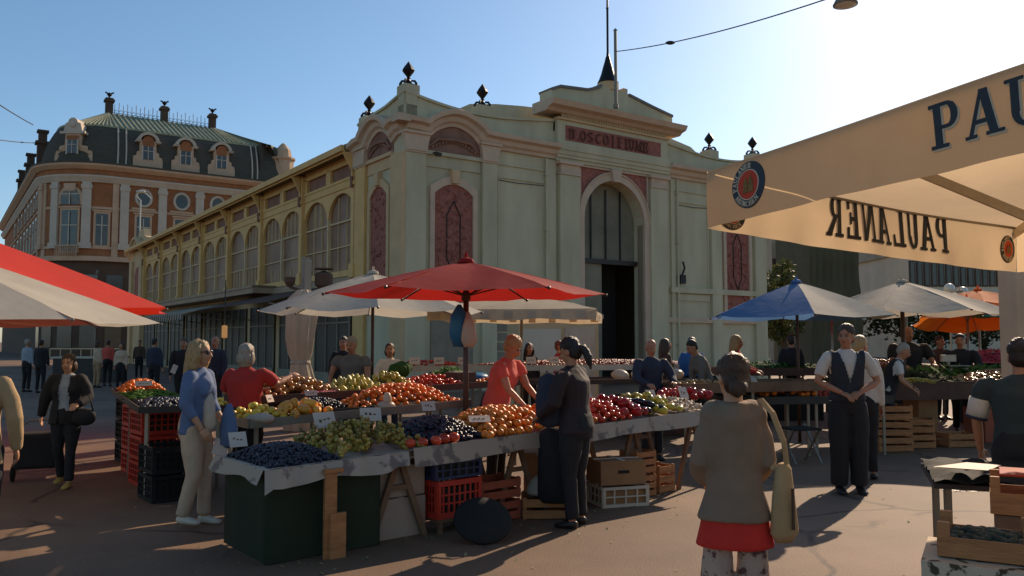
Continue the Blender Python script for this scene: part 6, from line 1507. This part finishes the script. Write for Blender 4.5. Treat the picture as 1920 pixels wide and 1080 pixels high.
    # ---- hair
    if style != 'none':
        t = MB(); g = 1
        if style in ('short', 'bald_rim'):
            if style == 'short': t.ell(Hd((0, .022, .058)), (.080 * s, .093 * s, .084 * s), 14, 10, HR); t.ell(Hd((0, .05, .0)), (.072 * s, .06 * s, .075 * s), 12, 8, HR)
            else:
                t.ell(Hd((0, .045, .0)), (.078 * s, .066 * s, .05 * s), 12, 8, HR)
        if style in ('bob', 'long', 'bun', 'pony'):
            t.ell(Hd((0, .026, .052)), (.083 * s, .095 * s, .084 * s), 14, 10, HR)
            if style == 'bob': t.ell(Hd((0, .045, -.03)), (.096 * s, .078 * s, .105 * s), 14, 10, HR)
            if style == 'long':
                t.tube([Hd((0, .03, .09)), Hd((0, .07, .0)), Hd((0, .085, -.10)), Hd((0, .10, -.20)), Hd((0, .09, -.27))], [(.07 * s, .06 * s), (.098 * s, .062 * s), (.105 * s, .055 * s), (.10 * s, .045 * s), (.04 * s, .02 * s)], 14, ref=tuple(HR @ V(1, 0, 0)))
                for sx in (-1, 1): t.tube([Hd((sx * .06, .0, .06)), Hd((sx * .088, -.01, -.03)), Hd((sx * .09, .02, -.12)), Hd((sx * .085, .03, -.19))], [.03 * s, .034 * s, .034 * s, .012 * s], 8)
            if style in ('bun', 'pony'): t.ell(Hd((0, .052, -.01)), (.078 * s, .062 * s, .08 * s), 12, 8, HR)
            if style == 'bun': t.ell(Hd((.02, .115, -.06)), (.05 * s, .042 * s, .046 * s), 12, 8, HR)
            if style == 'pony': t.tube([Hd((0, .09, .02)), Hd((0, .15, -.02)), Hd((0, .16, -.12)), Hd((0, .14, -.22))], [.024 * s, .036 * s, .034 * s, .01 * s], 10)
        link_mesh('hair', remesh(t, 'hair', 'hair_' + hair, min(vox, .012) if near else vox, 1, .016 if near else .004, (38, 38, 7), seed=3), parent=e)
    e['_h'] = 0; del e['_h']
    return dict(e=e, U=U_, Hd=Hd, AR=AR, s=s, torso=torso, H=HR)
def wpt(pd, p):   # a point of the person's own space in the world
    e = pd['e']; return Matrix.Rotation(e.rotation_euler.z, 3, 'Z') @ Vector(p) + e.location
def gp(px, D): r = ray(px, 640); return (r[0] / r[1] * D, D)
# blue sweater woman
P1 = person('blonde woman in blue sweater, beige trousers and white shoes left of the stall', gp(372, 7.5), R(82), 1.66, 'w_blue', 'w_beige', 'blond', 'long', 'skin_pale', ((V(.02, -.02, -.28), V(-.03, -.19, -.46)), (V(-.03, .0, -.28), V(.02, -.15, -.50))),
            vox=.013, shoe='w_shoe_white', female=True, build=1.1, loose=1.08, sleeve=1.55, topz=.84, nod=-.05, lean=.03, stride=.05)
t = MB(); Hd = P1['Hd']
for sx in (-1, 1): t.ell(Hd((sx * .036, -.088, .012)), (.026, .008, .02), 10, 7, P1['H']); t.tube([Hd((sx * .05, -.085, .018)), Hd((sx * .078, -.03, .015)), Hd((sx * .08, .01, .01))], .004, 5)
t.tube([Hd((-.015, -.096, .016)), Hd((.015, -.096, .016))], .004, 5); t.build('sunglasses', 'w_lens', P1['e'], smooth=True)
m = MB(); m.smooth = True; m.tube([(0, 0, .22), (0, 0, .16), (0, 0, .0), (0, 0, -.13), (0, 0, -.16)], [(.02, .02), (.05, .035), (.085, .05), (.075, .045), (.03, .02)], 14); noisy(m, .14, 12)
tag(m.build('handbag', 'w_blue', loc=wpt(P1, (.02, -.30, .86))), 'soft violet blue bag held by the blue sweatered woman', 'handbag')
m = MB(); m.smooth = True; m.tube([(0, 0, .2), (0, 0, .12), (0, 0, -.06), (0, 0, -.14)], [(.015, .015), (.045, .025), (.06, .03), (.04, .02)], 12); noisy(m, .4, 18)
tag(m.build('plastic_bag', 'bag_white', loc=wpt(P1, (-.12, -.19, .98))), 'thin white plastic bag held against the blue sweater', 'bag')
m = MB(); m.cbox((0, 0, 0), (.13, .02, .15)); o = m.build('paper_packet', 'paper_card', loc=wpt(P1, (.0, -.24, .70)), bevel=.005); o.rotation_euler = (0, R(15), R(20)); tag(o, 'folded white paper packet in the hand of the blue sweatered woman', 'packet')
# red shirt woman
P2 = person('grey haired woman in a red shirt seen from behind left of the stall', gp(462, 8.7), R(172), 1.62, 'w_red', 'w_black', 'grey', 'bob', 'skin_pale', ((V(.08, -.10, -.24), V(.02, -.30, -.22)), (V(-.1, -.14, -.14), V(-.18, -.36, -.06))),
            vox=.014, female=True, build=1.22, sleeve=.85, topz=.86, yaw=.3, loose=1.25)
# coral shirt seller
P3 = person('seller in a coral shirt leaning over the oranges and handing over a tray', (-.18, 9.2), R(62), 1.74, 'w_coral', 'w_black', 'blond', 'short', 'skin', ((V(.0, -.20, -.20), V(-.06, -.43, -.30)), (V(-.02, -.2, -.22), V(.04, -.42, -.34))), vox=.014, female=True, build=1.22, sleeve=.55, lean=.30, nod=.2)
m = MB(); m.cbox((0, 0, 0), (.2, .14, .05)); m.cbox((0, 0, .03), (.22, .16, .008)); tag(m.build('white_tray', 'plastic_white', loc=wpt(P3, (-.02, -.76, .96)), rz=.3, bevel=.01), 'small white tray held between the seller and the shopper', 'tray')
# dark coated shopper
P4 = person('shopper in a dark purple brown jacket with a dark ponytail in front of the oranges', gp(1078, 7.45), R(-118), 1.68, 'w_jacket', 'w_black', 'dark', 'pony', 'skin', ((V(.05, -.07, -.27), V(-.02, -.26, -.38)), (V(-.04, -.1, -.26), V(.02, -.30, -.34))), vox=.013, build=1.22, lean=.07, nod=.3, topz=.84, tophem=1.1, loose=1.1)
m = MB(); m.smooth = True; m.tube([(0, 0, .24), (0, 0, .2), (0, 0, -.0), (0, 0, -.2), (0, 0, -.24)], [(.03, .02), (.12, .05), (.15, .075), (.14, .07), (.08, .04)], 14); noisy(m, .08, 9)
tag(m.build('shoulder_bag', 'w_navy', loc=wpt(P4, (.06, -.22, 1.12)), rz=-.5), 'bulky dark blue shoulder bag at the front of the dark jacketed shopper', 'bag')
e = empty('shopping_trolley', (gp(1040, 7.75)[0], 7.75, 0), R(-15), 'black wheeled shopping trolley beside the dark jacketed shopper', 'trolley')
t = MB(); t.smooth = True; t.tube([(0, 0, .16), (0, 0, .2), (0, 0, .55), (0, 0, .80), (0, 0, .86)], [(.14, .1), (.17, .13), (.17, .14), (.15, .12), (.06, .05)], 14); noisy(t, .05, 9); t.build('bag_body', 'w_black', e)
t = MB(); t.tube([(-.13, .13, .05), (-.13, .14, .95), (-.1, .15, 1.0), (.1, .15, 1.0), (.13, .14, .95), (.13, .13, .05)], .012, 8); t.build('frame', 'pole_metal', e)
def wheel(c, r_, par, ax=0):
    t = MB(); prof = [(c[0] - .018, r_ * .2), (c[0] - .018, r_ * .86), (c[0] - .012, r_), (c[0] + .012, r_), (c[0] + .018, r_ * .86), (c[0] + .018, r_ * .2)]; n = 20
    vs = [(x, c[1] + math.cos(2 * PI * j / n) * q_, c[2] + math.sin(2 * PI * j / n) * q_) for x, q_ in prof for j in range(n)]
    t.add(vs, [(i * n + j, i * n + (j + 1) % n, (i + 1) * n + (j + 1) % n, (i + 1) * n + j) for i in range(5) for j in range(n)] + [list(range(n)), list(range(5 * n, 6 * n))]); return t.build('wheel', 'plastic_black', par)
wheel((-.17, .12, .1), .1, e); wheel((.17, .12, .1), .1, e)
# waiter
P5 = person('waiter in a white shirt and dark waistcoat standing with hands joined at the right', gp(1586, 9.1), R(-6), 1.83, 'w_white', 'w_black', 'brown', 'short', 'skin', ((V(.10, -.02, -.27), V(-.12, -.17, -.37)), (V(-.10, -.02, -.27), V(.10, -.17, -.38))), vox=.013, sleeve=.8, yaw=-.55, loose=1.5, build=1.06, legend=.05)
P5['torso'](.014, .93, False, 1.0, 'w_vest', 'waistcoat', 0, lambda c: (c.y < .0 and abs(c.x) < (c.z - 1.12) * .30) or abs(c.x) > .165 and c.z > 1.2 or c.z > 1.452, .013)
# trolley woman
P6 = person('woman in an open dark jacket and pale blue top walking with a shopping trolley', gp(130, 9.5), R(8), 1.50, 'w_lightblue', 'w_black', 'brown', 'bob', 'skin_pale', ((V(.08, -.03, -.26), V(.02, -.22, -.33)), (V(-.09, .03, -.27), V(-.16, .10, -.50))), vox=.014, female=True, build=1.12, stride=.14, shoe='w_shoe_yellow', sleeve=1.)
P6['torso'](.016, .80, False, 1.1, 'w_black', 'jacket', 2.0, lambda c: (c.y < .0 and abs(c.x) < .06 + .02 * (1.4 - c.z)), .014)
m = MB(); m.smooth = True; m.ell((0, 0, 0), (.14, .07, .10), 12, 8); m.tube([(-.1, 0, .06), (-.05, 0, .25), (.05, 0, .25), (.1, 0, .06)], .01, 6); tag(m.build('handbag', 'w_black', loc=wpt(P6, (.26, -.2, .80))), 'small dark handbag on the arm of the trolley woman', 'handbag')
pt_ = gp(78, 9.9); e = empty('shopping_trolley', (pt_[0], pt_[1], 0), R(20), 'low dark wheeled trolley pulled by the woman in the open jacket', 'trolley')
t = MB(); t.cbox((0, 0, .36), (.46, .3, .42)); t.build('bag_body', 'w_black', e, bevel=.04); t = MB(); t.tube([(-.22, .1, .1), (-.22, .1, .62), (-.1, .05, .7), (.15, -.05, .72), (.35, -.1, .74)], .012, 8); t.tube([(.22, .1, .1), (.22, .1, .6), (.35, -.1, .74)], .012, 8); t.build('frame', 'pole_metal', e)
wheel((-.25, .0, .09), .09, e); wheel((.25, .0, .09), .09, e)
# person cut by the left edge
P7 = person('person in a camel jacket cut off by the left edge', gp(-36, 6.0), R(190), 1.66, 'w_camel', 'w_black', 'grey', 'short', 'skin', ((V(.06, 0, -.28), V(.05, -.08, -.52)), None), vox=.015, build=1.05, tophem=1.08, topz=.78)
# foreground woman from behind
P8 = person('woman in a taupe cardigan over a red tunic seen from behind in the right foreground', gp(1372, 4.15), R(176), 1.58, 'w_tunic', 'w_print', 'brown', 'bun', 'skin_pale', ((V(.05, .0, -.26), V(-.02, -.2, -.40)), (V(-.045, .0, -.26), V(.02, -.2, -.38))), vox=.0125, female=True, build=.74, sleeve=0., topz=.69, tophem=1.42, tinfl=.018, loose=1.45, yaw=.22, nod=.12)
P8['torso'](.028, .83, True, 1.30, 'w_taupe', 'cardigan', 1.75, lambda c: c.y < -.02 and abs(c.x) < .07, .0125)
U8 = P8['U']; m = MB(); s8 = P8['s']
p_ = lambda a: wpt(P8, a)
t = MB(); t.smooth = True; t.tube([(0, 0, .19), (0, 0, .16), (0, 0, .03), (0, 0, -.14), (0, 0, -.19)], [(.03, .018), (.05, .03), (.07, .04), (.09, .045), (.05, .025)], 16); noisy(t, .09, 8)
e = empty('shoulder_bag', p_((-.228, .05, .86)), R(176 + 35), 'tan cloth shoulder bag hanging at the right side of the foreground woman', 'handbag'); t.build('bag_body', 'w_camel', e)
t = MB(); q1 = Vector((0, .0, .22)); inv = Matrix.Rotation(-R(176 + 35), 3, 'Z'); L_ = lambda a: inv @ (p_(a) - e.location)
t.tube([(-.03, 0, .16), L_((-.225, .085, 1.16)), L_((-.175, .08, 1.30)), L_((-.135, .0, 1.36)), L_((-.16, -.11, 1.27)), (.04, -.02, .16)], [(.018, .006)] * 6, 8); t.build('strap', 'w_camel', e)
t = MB(); t.cbox((.0, .056, -.02), (.012, .01, .2)); t.build('bag_trim', 'w_brown', e)
# man at the right edge
P9 = person('man in a dark teal shirt with a white banded sleeve bending at the right edge', gp(1912, 5.8), R(150), 1.66, 'w_teal', 'w_black', 'dark', 'short', 'skin', ((V(.06, -.05, -.27), V(.04, -.2, -.5)), (V(-.05, -.02, -.29), V(-.05, .02, -.53))), vox=.015, build=1.25, sleeve=.5, lean=.12)
t = MB(); S0, E_, W_ = P9['AR'][1]; U9 = P9['U']
for (a0, a1, mt, nm) in ((.45, .92, 'w_white', 'sleeve'), (.92, 1.0, 'w_navy', 'sleeve_band')):
    for sx in (1, -1):
        S0, E_, W_ = P9['AR'][sx]; t = MB(); t.tube([U9(S0.lerp(E_, a0)), U9(S0.lerp(E_, (a0 + a1) / 2)), U9(S0.lerp(E_, a1))], [.074, .073, .072], 14); t.build(nm, mt, P9['e'], smooth=True)
# ---- people farther off, coarser
def far(label, px, D, rz, H, top, legs, hair='dark', style='short', **k):
    k.setdefault('vox', .022); return person(label, gp(px, D), R(rz), H, top, legs, hair, style, **k)
fw = ((V(.06, -.12, -.25), V(.0, -.32, -.30)), (V(-.06, -.12, -.25), V(.02, -.32, -.32)))
far('seller in a dark shirt with light reflections leaning over the back row of fruit', 664, 12.2, -15, 1.72, 'w_grey', 'w_black', 'grey', 'short', build=1.25, sleeve=.5, lean=.12, arms=fw)
far('dark haired woman in a white blouse standing behind the stall', 731, 13.6, 10, 1.62, 'w_white', 'w_navy', 'dark', 'bob', female=True, arms=fw)
far('man in dark clothes half hidden behind the dark shirted seller', 644, 15.5, 0, 1.74, 'w_black', 'w_black', 'brown', 'short')
far('woman with dark hair in black near the kiosk', 992, 16.5, 20, 1.62, 'w_black', 'w_black', 'dark', 'long', female=True)
far('red haired person half hidden behind the dark coated shopper', 1049, 16.0, 80, 1.66, 'w_red', 'w_black', 'red', 'short')
far('balding man in a dark navy jacket looking down at the berry stall', 1220, 11.6, 15, 1.68, 'w_navy', 'w_black', 'grey', 'bald_rim', arms=fw, build=1.15, nod=.3, vox=.018)
far('person with a grey brown shawl walking behind the balding man', 1248, 14.8, 95, 1.70, 'w_brown', 'w_black', 'brown', 'long', female=True)
far('woman in a pale top bending forward over the stall before the portal', 1328, 14.0, -75, 1.74, 'w_grey', 'w_black', 'dark', 'short', lean=.45, arms=((V(.0, -.12, -.25), V(.0, -.22, -.45)), None), female=True)
far('person in a bright blue shirt behind the bending woman', 1297, 15.2, -20, 1.72, 'w_brightblue', 'w_black', 'dark', 'short')
far('blonde woman in a red jacket beside the blue umbrella', 1381, 14.5, 70, 1.76, 'w_red', 'w_black', 'blond', 'long', female=True, arms=fw)
far('blonde woman with a ponytail half hidden behind the waiter', 1614, 10.0, 150, 1.72, 'w_white', 'w_black', 'blond', 'pony', female=True, yaw=-.6, vox=.018)
far('big seller in a black shirt behind the long right stall', 1703, 14.9, 0, 1.92, 'w_black', 'w_black', 'grey', 'bald_rim', build=1.4, sleeve=.8, arms=fw)
far('woman in a black waistcoat and white sleeves bending behind the greens', 1662, 12.6, 65, 1.66, 'w_white', 'w_black', 'grey', 'short', lean=.35, sleeve=.7, arms=fw, female=True)['torso'](.014, .9, False, 1, 'w_black', 'waistcoat', 0, lambda c: abs(c.x) > .17, .022)
far('person in dark clothes beneath the orange umbrellas', 1800, 14.9, -30, 1.78, 'w_black', 'w_black', 'dark', 'short', build=1.2, arms=fw)
far('person in a dark brown top farther back between cream and orange umbrellas', 1762, 17.5, 20, 1.76, 'w_brown', 'w_black', 'brown', 'short')
far('man in black walking below the low red umbrella', 1483, 17.5, 170, 1.78, 'w_black', 'w_black', 'dark', 'short')
# passers-by in the shade on the left
lf = dict(vox=.032, fold=0)
far('left one of two people in dark coats far behind the trolley woman', 52, 27, 160, 1.72, 'w_lightblue', 'w_black', 'grey', 'short', **lf)
far('right one of two people in dark coats far behind the trolley woman', 78, 26.5, 175, 1.70, 'w_black', 'w_black', 'dark', 'short', **lf)
far('short woman in a pale top and black trousers walking far left of the hall', 228, 28, 10, 1.60, 'w_beige', 'w_black', 'dark', 'bob', female=True, **lf)
far('person in a beige coat beside the white topped stand', 183, 29.5, 150, 1.66, 'w_beige', 'w_camel', 'brown', 'bob', female=True, **lf)
far('person in a pinkish shirt next to the one in the beige coat', 203, 30.5, 190, 1.70, 'w_coral', 'w_black', 'brown', 'short', **lf)
far('man in dark clothes walking away along the hall shops', 290, 24, 170, 1.74, 'w_navy', 'w_black', 'dark', 'short', **lf)
P = far('man in a black coat with a white paper facing the camera by the shops', 345, 19, 8, 1.72, 'w_black', 'w_black', 'brown', 'short', vox=.022, build=1.2)
m = MB(); m.cbox((0, 0, 0), (.12, .01, .2), 0, Matrix.Rotation(.4, 3, 'Y')); tag(m.build('sheet_of_paper', 'paper_card', loc=wpt(P, (-.14, -.24, 1.02))), 'white folded paper at the chest of the man in the black coat', 'paper')
far('reddish faced man standing behind the two women on the left', 404, 17, -5, 1.76, 'w_navy', 'w_black', 'red', 'bald_rim', vox=.022)
far('person in brown in the shadow of the hall canopy', 262, 36, 20, 1.7, 'w_brown', 'w_black', 'brown', 'short', **lf)
bpy.context.view_layer.update()
